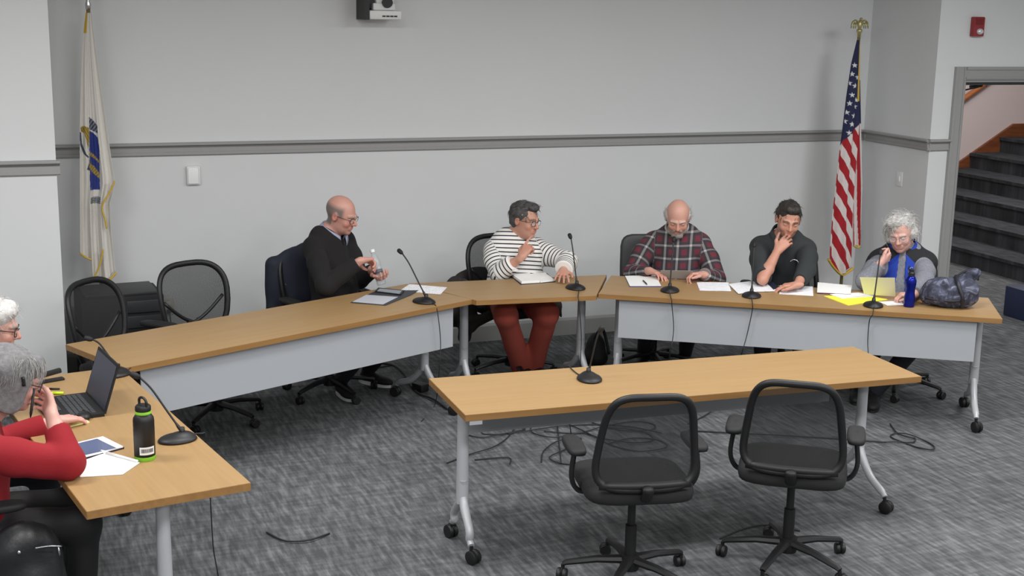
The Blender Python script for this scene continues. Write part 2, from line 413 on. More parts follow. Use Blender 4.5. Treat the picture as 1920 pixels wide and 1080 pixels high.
def base(name, a, b, n):
    a, b, n = V(*a, 0), V(*b, 0), V(*n, 0); prof = [(0, 0), (.016, 0), (.016, BH-.02), (.01, BH-.006), (.006, BH), (0, BH)]; k = len(prof)
    v = [a+n*d+V(0, 0, z) for d, z in prof]+[b+n*d+V(0, 0, z) for d, z in prof]
    return struct(name, (v, [tuple(range(k)), tuple(range(k, 2*k))[::-1]]+[(i, (i+1) % k, k+(i+1) % k, k+i) for i in range(k)]), M_TRIM)
base('baseboard_back', (X0, YB), (X1, YB), (0, -1))
base('baseboard_left', (-4, YL), (X0, YL), (0, -1))
base('baseboard_side', (X1, YB-.02), (X1, YD), (-1, 0))
base('baseboard_door', (X1, YD), (6.934, YD), (0, -1))
# door frame
d = thing('door_1', None, None, (DX0, YD, 0)); d['kind'] = 'structure'
def cas(x0, x1, z0, z1, vert):
    s = box(x0, x1, -.018, 0, z0, z1)
    if vert: e1 = box(x0, x0+.022, -.028, -.018, z0, z1); e2 = box(x1-.02, x1-.008, -.024, -.018, z0, z1)
    else: e1 = box(x0, x1, -.028, -.018, z1-.022, z1); e2 = box(x0, x1, -.024, -.018, z0+.008, z0+.02)
    return join(s, e1, e2)
mk('casing', cas(-.103, 0, 0, 2.13, True), M_TRIM, d); mk('casing', cas(1.212, 1.315, 0, 2.13, True), M_TRIM, d); mk('casing', cas(0, 1.212, 2.03, 2.13, False), M_TRIM, d)
M_SEAL = mat('dark_door_seal', srgb(70, 72, 76), .6)
mk('jamb', join(box(0, .02, 0, .15, 0, 2.03), box(1.192, 1.212, 0, .15, 0, 2.03), box(.02, 1.192, 0, .15, 2.01, 2.03)), M_TRIM, d)
mk('door_stop', join(box(.02, .032, .09, .11, 0, 2.01), box(.02, 1.192, .05, .11, 1.985, 2.01)), M_SEAL, d)
cl = mk('door_closer', join(tube([(.20, .16, 1.965), (.31, .16, 1.975)], .014, 8), tube([(.30, .15, 1.97), (.30, .15, 2.01)], .012, 8), tube([(.29, .17, 1.962), (.02, .42, 1.86)], .007, 6)), M_BLACK, d)

# staircase in the hall
st = thing('staircase', 'dark carpeted stairs rising to the right beyond the open doorway', 'stairs', (9.08, 8.6, 0))
for k in range(7):
    x = .10+.43*k
    mk('step', join(box(x, 5.3, 0, 4.16, .18*k if k else 0, .18*k+.145), box(x-.02, 5.3, 0, 4.16, .18*k+.145, .18*k+.18, 0)), M_STAIRC, st)
sk = []
pts = [(-.25, .0), (0, .0), (0, .18)]
lo = [(-.3, 0), (0, 0)]+[q for k in range(9) for q in ((.4*k, .18*k), (.4*k, .18*(k+1)))]+[(3.6, 1.62)]
sa, sb_ = aty(1770, 323, 12.78), aty(1900, 232, 12.78)
poly = [(-.3, .01), (5.1, .01), (5.1, sb_[2]), (sb_[0]-9.08, sb_[2]), (sa[0]-9.08, sa[2]), (-.3, sa[2]-(sa[0]-8.78)*.55)]
v = [(x, 4.16, z) for x, z in poly]+[(x, 4.195, z) for x, z in poly]; k = len(poly)
mk('skirt_board', (v, [tuple(range(k)), tuple(range(k, 2*k))[::-1]]+[(i, (i+1) % k, k+(i+1) % k, k+i) for i in range(k)]), M_STAINED, st)
a, b = aty(1806, 186, 12.72), aty(1852, 153, 12.72)
hd = nz(b-a); hr = thing('handrail', 'orange-brown wooden handrail on the wall above the stairs', 'handrail', tuple(a))
M_RAILW = wood_mat('handrail_wood', srgb(168, 96, 52), srgb(190, 116, 66), (2, 2, 14))
mk('rail', tube([a-hd*1.2, b+hd*2.2], .032, 12, flat=1), M_RAILW, hr, True, world=True)
for t in (-.5, .4, 1.4): mk('bracket', tube([a+hd*t-V(0, 0, .02), a+hd*t-V(0, -.03, .06), a+hd*t+V(0, .08, -.06)], .008, 6), M_CHROME, hr, True, world=True)

# ================================================================== things on the walls
o = thing('thermostat', 'small white rounded box on the back wall below the rail, right of the white flag', 'sensor', (1.244, YB, 1.345))
mk('housing', box(-.047, .047, -.032, 0, -.065, .065, .012), M_WHITE, o, True); mk('cover', box(-.038, .034, -.037, -.03, -.055, .055, .008), mat('white_cover', srgb(238, 239, 240), .4), o, True)
o = thing('wall_switch', 'white switch plate on the narrow side wall behind the woman in the blue vest', 'switch', (X1, 8.72, 1.22), -PI/2)
mk('plate', box(-.037, .037, -.006, 0, -.058, .058, .004), M_WHITE, o, True); mk('toggle', box(-.01, .01, -.012, -.005, -.02, .02, .002), M_WHITE, o, True)
pc = aty(316, 575, YB)
o = thing('wall_outlet', 'beige power outlet low on the back wall behind the empty mesh chair', 'outlet', (pc[0], YB, pc[2]))
mk('plate', box(-.037, .037, -.006, 0, -.058, .058, .004), mat('beige_plastic', srgb(206, 202, 188), .5), o, True)
for q in (.012, -.04): mk('socket', box(-.016, .016, -.009, -.005, q, q+.028, .004), M_WHITE, o, True)
mk('plug', join(box(-.013, .013, -.04, -.008, -.04, -.014, .005), tube(spline([(0, -.03, -.03), (.005, -.05, -.08), (.01, -.03, -.2), (.0, -.03, pc[2]*-1+.01)]), .004, 6)), M_BLACK, o, True)
o = thing('fire_alarm', 'red fire alarm strobe with clear lens on the wall above the doorway', 'alarm', (7.10, YD, 2.436))
M_RED = mat('alarm_red', srgb(140, 28, 34), .35, coat=.3)
mk('housing', box(-.052, .052, -.045, 0, -.075, .075, .01), M_RED, o, True)
mk('grille', join(*[box(-.036, .03, -.049, -.043, .018+.012*i, .023+.012*i) for i in range(4)]), mat('alarm_dark_red', srgb(96, 20, 26), .5), o)
mk('strobe', blob((.008, -.045, -.036), (.03, .022, .024)), mat('clear_lens', srgb(215, 215, 220), .1, .3, coat=1), o, True)
# PTZ camera high on the back wall
o = thing('wall_camera', 'white robotic camera with black lens mounted high on the back wall', 'camera', (2.573, YB, 2.43))
mk('bracket', join(box(-.165, -.135, -.24, 0, -.015, .26), box(-.135, -.06, -.17, 0, .055, .25, .01)), M_BLACK, o)
mk('base', join(box(-.135, .095, -.25, -.03, -.012, .05, .014), box(-.10, .06, -.21, -.07, .05, .1, .012)), M_WHITE, o, True)
mk('yoke', box(-.08, .06, -.2, -.06, .09, .24, .03), M_WHITE, o, True)
mk('lens', lathe([(0, -.02), (.03, -.02), (.036, .0), (.036, .03), (.0, .03)], 24), M_BLACK, o, True).matrix_local = Matrix.Translation((.0, -.2, .1)) @ Matrix.Rotation(R(80), 4, 'X')
mk('vent_slots', join(*[box(-.045+.028*i, -.023+.028*i, -.2545, -.249, .006, .016) for i in range(4)]), M_BLACK, o)

# ================================================================== tables
def caster_vf(c, yaw, r=.034, w=.05):
    M = Matrix.Translation(c) @ Matrix.Rotation(yaw, 4, 'Z')
    wheel = []
    for s in (-1, 1):
        prof = [(.0, -w*.2), (r*.9, -w*.2), (r, -w*.12), (r, w*.12), (r*.85, w*.2), (0, w*.2)]
        wheel.append(xf(lathe(prof, 16), Matrix.Translation((.012, s*w*.28, r)) @ Matrix.Rotation(PI/2, 4, 'X')))
    hood = blob((.012, 0, r*1.15), (r*.95, w*.17, r*.98), None, 12, 8)
    return xf(join(*wheel, hood, tube([(0, 0, r*1.6), (0, 0, r*2.5)], .009, 8)), M)
TH = .735
def leg_at(t, x, ym, side, front=True, yf=.045, yr=None):
    yr = yr or 2*ym-.045
    l = mk('leg', join(tube([(x, ym, TH-.03), (x, ym, .55), (x, ym, .36), (x, ym, .24)], [.026, .027, .029, .03], 16),
        tube(spline([(x, ym+.012, .36), (x, ym-.02, .25), (x, ym-.12, .15), (x, yf+.03, .105), (x, yf, .085)], 5), [.022]*8+[.02]*8+[.016]*5, 12),
        tube(spline([(x, ym-.012, .36), (x, ym+.02, .25), (x, ym+.12, .15), (x, yr-.03, .105), (x, yr, .085)], 5), [.022]*8+[.02]*8+[.016]*5, 12),
        box(x-.03, x+.03, ym-.2, ym+.2, TH-.05, TH-.032)), M_METAL, t, True)
    mk('caster', caster_vf((x, yf, 0), R(-60)), M_BLACK, l, True); mk('caster', caster_vf((x, yr, 0), R(110)), M_BLACK, l, True)
def table(label, o, ang, L, Wd, lx, panel=None, py=.03, poly=None, group=None):
    t = thing('conference_table', label, 'table', (o[0], o[1], 0), ang, group)
    poly = poly or [(0, 0), (L, 0), (L, Wd), (0, Wd)]
    mk('tabletop', prism(poly, TH-.03, TH), M_OAK, t)
    c = np.mean(np.array(poly), 0); n = len(poly); e = []
    for i in range(n):
        a, b = np.array(poly[i]), np.array(poly[(i+1) % n]); dd = (b-a)/np.linalg.norm(b-a); nn = np.array([dd[1], -dd[0]])
        if (c-a)@nn > 0: nn = -nn
        e.append(prism([a, b, b+nn*.002, a+nn*.002], TH-.0305, TH-.0012))
    mk('edge_band', join(*e), M_OAKE, t)
    for x, ym in lx: leg_at(t, x, ym, 1)
    if panel:
        x0, x1, y = panel
        mk('modesty_panel', join(box(x0, x1, y-.003, y+.003, .448, TH-.04, 0), box(x0, x1, y, y+.02, .448, .454), *[box(x-.02, x+.02, y, y+.06, TH-.06, TH-.032) for x in (x0+.2, x1-.2)]), M_PANEL, t)
    return t
table('long oak-topped table on the left where the man in the black sweater sits', (.525, 6.576), .4218, 2.378, .615, [(.12, .31), (2.26, .31)], (.10, 2.25, .035))
table('long oak-topped table on the right behind which three people sit', (3.53, 7.476), -.5776, 2.457, .61, [(.1, .305), (2.37, .305)], (.13, 2.32, .035))
table('front oak-topped table in the middle with two empty chairs before it', (1.878, 5.327), -.0415, 2.4065, .612, [(.05, .2), (2.28, .306)], (.15, 2.25, .575))
T2 = [(2.712, 7.515), (3.492, 7.432), (3.838, 8.015), (2.462, 8.12)]
t = table('trapezoid oak-topped table in the middle where the person in the striped shirt sits', (2.712, 7.515), 0, 0, 0, [(.03, .31), (.86, .31)], None, poly=[(a-2.712, b-7.515) for a, b in T2])
A4 = np.array([.498, 6.60]); d4 = np.array([.174, -.985]); w4 = np.array([-.985, -.174])
t4a = math.atan2(d4[1], d4[0])           # local x runs toward the camera, local y = left of it ... so use a mirrored layout
o4 = A4+w4*.61
o4 = A4 + w4*.61
table('oak-topped table in the left foreground with laptop, tablet and black bottle on it', tuple(o4), t4a, 1.85, .61, [(.12, .305), (1.73, .305)], None)
# ================================================================== chairs
def outline(kind, n=48):
    """closed outline of a chair back in its own plane: (x, z) pairs"""
    o = []
    for i in range(n):
        t = 2*PI*i/n; c, s = math.cos(t), math.sin(t)
        if kind == 'square':                       # low wide back with squared shoulders
            e = .45; x = .205*math.copysign(abs(c)**e, c); z = .215*math.copysign(abs(s)**e, s); x *= 1-.14*z/.215
        else:                                      # tall egg-shaped back
            e = .62; x = .228*math.copysign(abs(c)**e, c); z = .24*math.copysign(abs(s)**e, s); x *= 1+.10*(z/.24)-.14*(z/.24)**2*(1 if z < 0 else .4)
        o.append((x, z))
    return o
def back_pt(x, z, kind):
    zc = .735 if kind == 'square' else .695
    # leans back with height, wraps forward at the sides
    return V(x, -.235-.16*z-(.5*z*z)+.55*x*x, zc+z)
def chair_back(t, kind, covered=False):
    ol = outline(kind); M = Matrix.Identity(4)
    mk('back_frame', tube([back_pt(x, z, kind) for x, z in ol], .019, 10, closed=True, flat=.85), M_BLACK, t, 'all')
    v, f = [], []; rings = 8
    for k in range(rings+1):
        for x, z in ol: v.append(back_pt(x*k/rings*.985, z*k/rings*.985, kind)-V(0, .004, 0))
    n = len(ol)
    for k in range(rings):
        for i in range(n): f.append((k*n+i, k*n+(i+1) % n, (k+1)*n+(i+1) % n, (k+1)*n+i))
    mk('back_mesh', (v, f), M_MESH, t, 'all')
    if kind == 'egg':
        lum = [back_pt(x, -.03-.09*math.cos(x/.2*1.5)+.06*abs(x)/.2, kind)-V(0, .008, 0) for x in np.linspace(-.205, .205, 15)]
        sp = [tube(spline([back_pt(s*.035, -.1, kind)-V(0, .01, 0), back_pt(s*.03, -.2, kind)-V(0, .02, 0), V(s*.03, -.26, .50), V(s*.03, -.12, .455)], 5), .014, 8) for s in (-1, 1)]
        mk('lumbar_support', join(tube(lum, .011, 8), *sp), M_BLACK, t, 'all')
    else:
        mk('back_support', join(tube(spline([back_pt(0, -.205, kind)-V(0, .01, 0), V(0, -.27, .53), V(0, -.2, .46), V(0, -.08, .44)], 6), .026, 10, flat=.5),
            tube([back_pt(x, -.2, kind)+V(0, 0, .0) for x in np.linspace(-.2, .2, 9)], .02, 8)), M_BLACK, t, 'all')
def make_chair(label, kind='square', arms=True, loc=(0, 0, 0), rz=0, star=0, group=None, solid=False):
    t = thing('office_chair', label, 'chair', loc, rz, group)
    b = []
    for k in range(5):
        g = star+2*PI*k/5; c, s = math.cos(g), math.sin(g)
        b.append(tube([(c*.03, s*.03, .105), (c*.15, s*.15, .1), (c*.285, s*.285, .078), (c*.3, s*.3, .07)], [.026, .021, .017, .014], 8, flat=.8))
    bo = mk('base', join(*b, lathe([(0, .06), (.042, .06), (.045, .075), (.042, .13), (0, .13)], 16)), M_BLACK, t, True)
    for k in range(5):
        g = star+2*PI*k/5; mk('caster', caster_vf((math.cos(g)*.3, math.sin(g)*.3, 0), g+1.3, .027, .046), M_BLACK, bo, True)
    mk('column', lathe([(0, .12), (.026, .12), (.026, .27), (.018, .275), (.018, .4), (.06, .41), (.06, .43), (0, .43)], 16), M_BLACK, t, True)
    mk('seat', join(blob((0, .01, .475), (.245, .24, .038), None, 28, 10, .42), box(-.1, .1, -.12, .12, .42, .445, .01)), M_CHAIRF, t, 'all')
    if solid: mk('backrest', blob((0, 0, 0), (.225, .035, .24), Matrix.Translation((0, -.27, .685)) @ Matrix.Rotation(R(9), 4, 'X'), 28, 12, .35), mat('chair_back_leather', srgb(46, 47, 50), .5), t, 'all'); mk('back_support', tube(spline([(0, -.3, .7), (0, -.29, .52), (0, -.1, .44)], 6), .025, 8), M_BLACK, t, 'all')
    else: chair_back(t, kind)
    if arms:
        for s in (-1, 1):
            a = mk('armrest', tube(spline([(s*.16, -.02, .44), (s*.25, -.02, .45), (s*.285, -.03, .52), (s*.275, -.03, .63)], 5), [.016]*16, 10, flat=.7), M_BLACK, t, 'all')
            mk('arm_pad', blob((s*.272, .0, .652), (.042, .125, .018), None, 18, 8, .55), M_BLACKM, a, 'all')
    return t
# local +Y is the way a sitter faces
def face(v): return math.atan2(-v[0], v[1])
uv = lambda a: (V(math.cos(a), math.sin(a)), V(-math.sin(a), math.cos(a)))
u1, v1 = uv(.4218); u3, v3 = uv(-.5776)
make_chair('empty black mesh chair at the far left in front of the equipment box', 'egg', True, (.64, 7.58, 0), face(-v1)+.42, .3)
make_chair('empty black mesh chair pulled back from the left table, second from the left', 'egg', False, (1.16, 7.90, 0), face(-v1)-.02, .55)
CH1 = make_chair('office chair of the man in the black sweater, navy jacket over its back', 'egg', True, (1.95, 8.23, 0), face(-v1)-.15, .35)
CH2 = make_chair('office chair of the person in the striped shirt, dark coat hung on it', 'egg', False, (3.27, 8.33, 0), face((.15, -1)), .1)
make_chair('black upholstered office chair of the man in the plaid shirt', 'square', False, tuple((V(3.53, 7.476)+u3*.27+v3*1.0))+(0,), face(-v3)+.26, .4, solid=True)
make_chair('black office chair of the man in the dark shirt, arm pads beside him', 'square', True, tuple((V(3.53, 7.476)+u3*1.17+v3*.98))+(0,), face(-v3), .2)
make_chair('black office chair of the woman in the blue vest', 'egg', True, (5.64, 7.12, 0), face(-v3)+.1, .05)
make_chair('left one of the two empty black mesh chairs at the front table', 'square', True, (2.54, 4.96, 0), -.22, .42)
make_chair('right one of the two empty black mesh chairs at the front table', 'square', True, (3.33, 4.90, 0), -.62, .62)
make_chair('black chair of the woman in the red sweater, mostly out of frame', 'square', True, (-.13, 5.30, 0), face((1, .1)), .2)
make_chair('black chair of the white-haired person at the left picture edge', 'square', True, (-.33, 6.05, 0), face((1, .1)), .2)
# ================================================================== people
M_SKIN = attr_mat('skin', 'Col', .5, bump=.15, bscale=220, sss=.08)
M_EYE = mat('eye_white', srgb(215, 210, 205), .2); M_IRIS = mat('dark_iris', srgb(50, 38, 30), .2)
def head_axes(fwd, pitch=0, roll=0):
    """fwd: horizontal direction the face points to; pitch > 0 looks up; roll > 0 tips the head to its own right"""
    f = nz(V(fwd[0], fwd[1], 0)); r = V(f[1], -f[0], 0); u = V(0, 0, 1)
    f2 = f*math.cos(pitch)+u*math.sin(pitch); u2 = np.cross(r, f2)
    r3 = r*math.cos(roll)-u2*math.sin(roll); u3_ = np.cross(r3, f2)
    return np.stack([r3, f2, u3_], 1)
def ik(Sh, Wr, l1, l2, pole):
    d = Wr-Sh; L = min(np.linalg.norm(d), (l1+l2)*.995); d = nz(d)
    a = (l1*l1-l2*l2+L*L)/(2*L); h = math.sqrt(max(l1*l1-a*a, 0)); p = np.array(pole)-d*(np.array(pole)@d)
    return Sh+d*a+nz(p)*h
def hand(v, Wr, dr, pn, side, curls, thumb=(.5, .35), spread=.09, sc=1.0, k=.004):
    """palm, four fingers, thumb. dr = wrist to knuckles, pn = way the palm faces, side = +1 thumb towards (dr x pn)"""
    dr = nz(dr); pn = np.array(pn, float); pn = nz(pn-dr*(pn@dr)); sd = np.cross(dr, pn)*side
    K = []
    for i in range(4):
        o = (.030, .010, -.010, -.029)[i]*sc; ln = (.084, .088, .083, .075)[i]*sc
        kp = Wr+dr*ln+sd*o; K.append(kp)
        v.caps(Wr+sd*o*.55+dr*.01, kp, .0155*sc, .0115*sc, .012)
    v.caps(Wr-dr*.02, Wr+dr*.03, .023*sc, .024*sc, .012, flat=(pn, .72))
    for i in range(4):
        o = (1.2, .35, -.45, -1.3)[i]; d = nz(dr+sd*spread*o); ls = [(.042, .025, .02), (.046, .028, .021), (.042, .026, .02), (.033, .02, .018)][i]
        p = K[i]; g = 0; r = .0092*sc if i < 3 else .008*sc; c = curls[i]
        for j, l in enumerate(ls):
            g += c[j]; q = p+(d*math.cos(g)+pn*math.sin(g))*l*sc; v.caps(p, q, r, r*.9, k); p = q; r *= .9
    # thumb leaves the side of the palm near its base
    b = Wr+dr*.018*sc+sd*.024*sc; a1, a2 = thumb
    t1 = nz(dr*.75+sd*.75+pn*a1*.8); p1 = b+t1*.042*sc; t2 = nz(dr*.95+sd*(.35-a2*.5)+pn*(a1*.7+a2*.3)); p2 = p1+t2*.032*sc; t3 = nz(dr*.95+sd*(.1-a2)+pn*(a1*.5+a2*.5)); p3 = p2+t3*.026*sc
    v.caps(b, p1, .0145*sc, .0125*sc, .01); v.caps(p1, p2, .0115*sc, .0105*sc, .005); v.caps(p2, p3, .0102*sc, .0085*sc, .004)
FLAT = [(.12, .12, .08)]*4; RELAX = [(.35, .4, .25), (.4, .45, .3), (.45, .5, .3), (.5, .5, .3)]; FIST = [(1.2, 1.5, .9)]*4; HALF = [(.8, .9, .5)]*4; GRIP = [(.7, .8, .5)]*4
POINT = [(.15, .3, .15), (1.1, 1.4, .9), (1.2, 1.5, .9), (1.2, 1.5, .9)]

def person(label, hip, facing, HC, HA, arms, skin, sexy=None, build=1.0, sw=.175, top=None, legs=None, hair=None, beard=None, shoes=None,
           neck_r=.055, hs=1.0, blush=.25, belly=0., lids=False, extra=None, nb=None, hres=.0038, gres=.006, hairres=.0042):
    hip = V(*hip); P = thing('person', label, 'person', (hip[0], hip[1], 0))
    F = nz(V(facing[0], facing[1], 0)); Rg = V(F[1], -F[0], 0); Uz = V(0, 0, 1); HC = np.array(HC)
    hr, hf, hu = HA[:, 0], HA[:, 1], HA[:, 2]
    H = lambda x, y, z: HC+(hr*x+hf*y+hu*z)*hs
    NB = np.array(nb) if nb is not None else HC-hf*.045*hs-hu*.12*hs-Uz*.045-F*.03
    Pv = hip+Uz*.10; spine = nz(NB-Pv)
    fw = nz(F-spine*(F@spine)); TA = np.stack([Rg, fw, spine], 1)
    sp = lambda t, f=0, r=0: Pv+(NB-Pv)*t+fw*f+Rg*r
    SH = {s: NB+Rg*s*sw-spine*.065+fw*.005 for s in (1, -1)}
    AR = {}
    for s in (1, -1):
        a = arms[s]; Wr = np.array(a['w'], float)
        E = np.array(a['e']) if 'e' in a else ik(SH[s], Wr, .29*a.get('l', 1), .255*a.get('l', 1), a.get('pole', -F*.3-Uz+Rg*s*.5))
        AR[s] = (SH[s], E, Wr)
    allp = [HC, NB, Pv]+[q for s in AR for q in AR[s]]
    lo = np.min(allp, 0)-.22; hi = np.max(allp, 0)+.22
    # ---- the body: one continuous surface
    v = Vol(lo, hi, hres)
    M = HA
    # head
    v.ell(H(0, -.014, .032), V(.078, .098, .088)*hs, M, .01); v.ell(H(0, .03, -.03), V(.062, .064, .084)*hs, M, .03)
    v.ell(H(0, .03, -.076), V(.050, .050, .040)*hs, M, .03); v.ell(H(0, .072, -.099), V(.021, .018, .017)*hs, M, .02)
    for s in (1, -1):
        v.ell(H(s*.037, .066, -.032), V(.022, .02, .02)*hs, M, .02)                          # cheek
        v.ell(H(s*.033, .1, .0), V(.017, .016, .012)*hs, M, .012, sub=True)                   # socket
        v.caps(H(s*.014, .092, .019), H(s*.046, .078, .018), .009*hs, .007*hs, .012)            # brow ridge
        if lids: v.ell(H(s*.031, .078, -.003), V(.0165, .0135, .0115)*hs, M, .006)
        else: v.caps(H(s*.02, .088, .009), H(s*.043, .08, .008), .0055, .005, .005); v.caps(H(s*.02, .086, -.011), H(s*.043, .078, -.01), .004, .004, .005)
        v.ell(H(s*.079, -.008, -.004), V(.010, .019, .031)*hs, M, .006); v.ell(H(s*.09, -.004, -.004), V(.006, .011, .02)*hs, M, .004, sub=True)
    v.caps(H(0, .094, .008), H(0, .112, -.030), .0075*hs, .0115*hs, .012); v.caps(H(-.011, .1, -.034), H(.011, .1, -.034), .008*hs, .008*hs, .007)
    v.caps(H(-.018, .084, -.060), H(.018, .084, -.060), .009*hs, .009*hs, .012); v.caps(H(-.014, .086, -.071), H(.014, .086, -.071), .0085*hs, .0085*hs, .007)
    v.caps(H(-.02, .0985, -.0655), H(.02, .0985, -.0655), .0028, .0028, .004, sub=True)
    # neck, trunk
    v.caps(H(0, -.025, -.06), NB+spine*.0, neck_r*hs, neck_r*1.08, .03); v.caps(H(0, .02, -.085), NB+fw*.02, .035*hs, .045, .03)
    v.ell(sp(.72), V(.145*build, .095, .2), TA, .04); v.ell(sp(.3), V(.13*build, .095+belly*.6, .17), TA, .05); v.ell(sp(.03), V(.15*build, .11, .11), TA, .05)
    v.caps(SH[1]-Rg*.03, SH[-1]+Rg*.03, .048, .048, .04)
    for s in (1, -1):
        a = arms[s]; A, E, Wr = AR[s]; t = a.get('thick', 1)
        v.caps(A-Rg*s*.02, E, .045*t, .036*t, .03); v.caps(E, E+(Wr-E)*.35, .034*t, .039*t, .015); v.caps(E+(Wr-E)*.35, Wr, .039*t, .025*t, .015, flat=None)
        if a.get('hand', True): hand(v, Wr, a.get('dir', Wr-E), a.get('palm', -Uz), a.get('thumb_side', 1), a.get('curl', RELAX), a.get('thumb', (.5, .35)), a.get('spread', .09), a.get('hsz', 1.0))
    vs, fs = v.net()
    rel = (vs-HC)@HA/hs; x, y, z = rel[:, 0], rel[:, 1], rel[:, 2]
    base = np.array(srgb(*skin)[:3]); c = np.tile(base, (len(vs), 1)); red = base*np.array([1.12, .72, .68])
    def paint(w, colr): w = np.clip(w, 0, 1)[:, None]; c[:] = c*(1-w)+np.array(colr)*w
    inh = (np.linalg.norm(rel, axis=1) < .17)
    g = lambda cx, cy, cz, r: np.exp(-((np.abs(x)-cx)**2+(y-cy)**2+(z-cz)**2)/r**2)*inh
    paint(g(.04, .08, -.03, .028)*blush*1.1, red); paint(g(0, .115, -.03, .02)*blush*1.6, red); paint(g(.085, -.01, 0, .03)*blush*1.5, red)
    paint(((np.abs(x) < .024) & (z > -.079) & (z < -.053) & (y > .08) & inh)*.28, red*np.array([.85, .7, .75]))
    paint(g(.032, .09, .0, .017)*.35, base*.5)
    for s in (1, -1):
        W_ = AR[s][2]; paint(np.exp(-np.linalg.norm(vs-(W_+nz(arms[s].get('dir', W_-AR[s][1]))*.1), axis=1)**2/.05**2)*blush, red*1.05)
    if extra and 'brow' in extra:
        bw = ((np.abs(np.abs(x)-.032) < .02) & (np.abs(z-.022+.15*np.abs(np.abs(x)-.028)) < .0055) & (y > .07) & inh); paint(bw*.8, srgb(*extra['brow'])[:3])
    if extra and 'stubble' in extra:
        paint(((z < -.045) & (y > -.0) & (z > -.13) & inh & ~((np.abs(x) < .02) & (z > -.075)))*.45, srgb(*extra['stubble'])[:3])
    if extra and 'sides' in extra:                       # short shaved hair at the sides and back of a bald head
        w = np.clip((-.0-y+.05)/.02, 0, 1)*np.clip((.074-z)/.03, 0, 1)*np.clip((z+np.where(y > -.03, .012, .085))/.02, 0, 1)*inh*(np.abs(x) < .088)
        w *= 1-g(.08, -.008, -.004, .026); paint(w*.95, srgb(*extra['sides'])[:3])
    mk_np('body', vs, fs, M_SKIN, P, cols=c)
    if not lids:
        for s in (1, -1):
            ec = H(s*.0315, .076, -.001); e = mk('eye', blob((0, 0, 0), (.0125, .0125, .0125), None, 14, 10), M_EYE, P, 'all'); e.location = Vector(ec-np.array(P.location))
            gz = (extra or {}).get('gaze', hf); mk('iris', blob((0, 0, 0), (.006, .006, .0025), Matrix.Translation(nz(gz)*.0112) @ Vector(nz(gz)).to_track_quat('Z', 'Y').to_matrix().to_4x4(), 12, 6), M_IRIS, e, 'all')
    ctx = dict(P=P, H=H, HA=HA, HC=HC, NB=NB, sp=sp, SH=SH, AR=AR, F=F, R=Rg, fw=fw, TA=TA, spine=spine, lo=lo, hi=hi, hs=hs, hip=hip, hf=hf, hu=hu, hr=hr)
    # ---- garment for the upper body
    def cloth_vec(vs, ctx):
        """coordinates that follow torso, upper arm and forearm"""
        best = np.full(len(vs), 9.); vec = np.zeros((len(vs), 3))
        r = vs-Pv; d = np.maximum(np.abs(r@Rg)-.105*build, 0)+.0*vs[:, 0]; d = np.sqrt(d**2)+.042
        vec[:] = np.stack([r@Rg, r@spine, 0*d], 1); best = d
        for s in (1, -1):
            A, E, Wr = AR[s]
            for q, (a, b, ra) in enumerate(((A, E, .0), (E, Wr, .0))):
                ba = b-a; L = np.linalg.norm(ba); ax = ba/L; pr = (vs-a)@ax; h = np.clip(pr, 0 if q else -.02, L); dd = np.linalg.norm(vs-(a+ax*h[:, None]), axis=1)+ra
                if not q: dd = np.where(((vs-SH[s])@(Rg*s)) > -.035, dd, 9.)
                pe = nz(np.cross(ax, F+V(0, 0, .3))); m = dd < best; best = np.where(m, dd, best)
                vec[m] = np.stack([(vs-a)@pe, pr+(.0 if q == 0 else .29), 0*dd+1+q], 1)[m]
        return vec
    for gm in (top or []):
        v = Vol(lo-.02, hi+.02, gres); e = gm.get('inf', .012); bl = gm.get('belly', belly)
        v.ell(sp(.72), V(.15*build+e, .105+e, .21), TA, .04); v.ell(sp(.33, bl*.3), V(.145*build+e, .105+bl+e, .19), TA, .06); v.ell(sp(.02, .0), V(.165*build+e, .125+bl*.7+e, .13), TA, .06)
        v.caps(SH[1]-Rg*.02, SH[-1]+Rg*.02, .052+e, .052+e, .04); v.caps(NB-spine*.035, NB-spine*.0, .075+e, .055+e, .04)
        for s in (1, -1):
            A, E, Wr = AR[s]; slv = gm.get('sleeve', {1: 2, -1: 2}); q = slv[s] if isinstance(slv, dict) else slv; t = arms[s].get('thick', 1)
            if q <= 0: v.caps(A-Rg*s*.03, A+Rg*s*.005, .05+e, .045+e, .03); continue
            ue = E if q >= 1 else A+(E-A)*q
            v.caps(A-Rg*s*.015, A+(E-A)*.4 if q > .4 else ue, (.052+e)*t, (.053+e)*t, .035)
            if q > .4: v.caps(A+(E-A)*.4, ue, (.053+e)*t, (.046+e*gm.get('loose', .8))*t, .02)
            if q < 1: v.cut(ue+nz(E-A)*.002, nz(E-A), ue-.09, ue+.09)
            else:
                q2 = q-1; we = E+(Wr-E)*min(q2*.97, 1)
                v.caps(E, we+nz(Wr-E)*.05, (.046+e*gm.get('loose', .8))*t, (.030+e*gm.get('cuff', .8))*t, .02)
                v.cut(we, nz(Wr-E), np.minimum(we, we+nz(Wr-E)*.09)-.062, np.maximum(we, we+nz(Wr-E)*.09)+.062)
        if 'post' in gm: gm['post'](v, ctx)
        v.wrinkle(gm.get('wr', .0035), gm.get('wf', 28), gm.get('seed', 1))
        nk = gm.get('neck', ('round', .066))
        if nk[0] == 'round': v.ell(NB+spine*.045+fw*.02, V(nk[1], nk[1]*1.0, .055), TA, .006, sub=True)
        elif nk[0] == 'vee':
            v.ell(NB+spine*.055, V(.088, .084, .06), TA, .006, sub=True)
            for q in np.linspace(0, 1, 9): v.ell(NB+spine*(.03-.11*q)+fw*(.085+.03*q), V(.05*(1-q)+.006, .045, .02), TA, .006, sub=True)
        elif nk[0] == 'high': v.ell(NB+spine*.085+fw*.01, V(.075, .075, .05), TA, .006, sub=True)
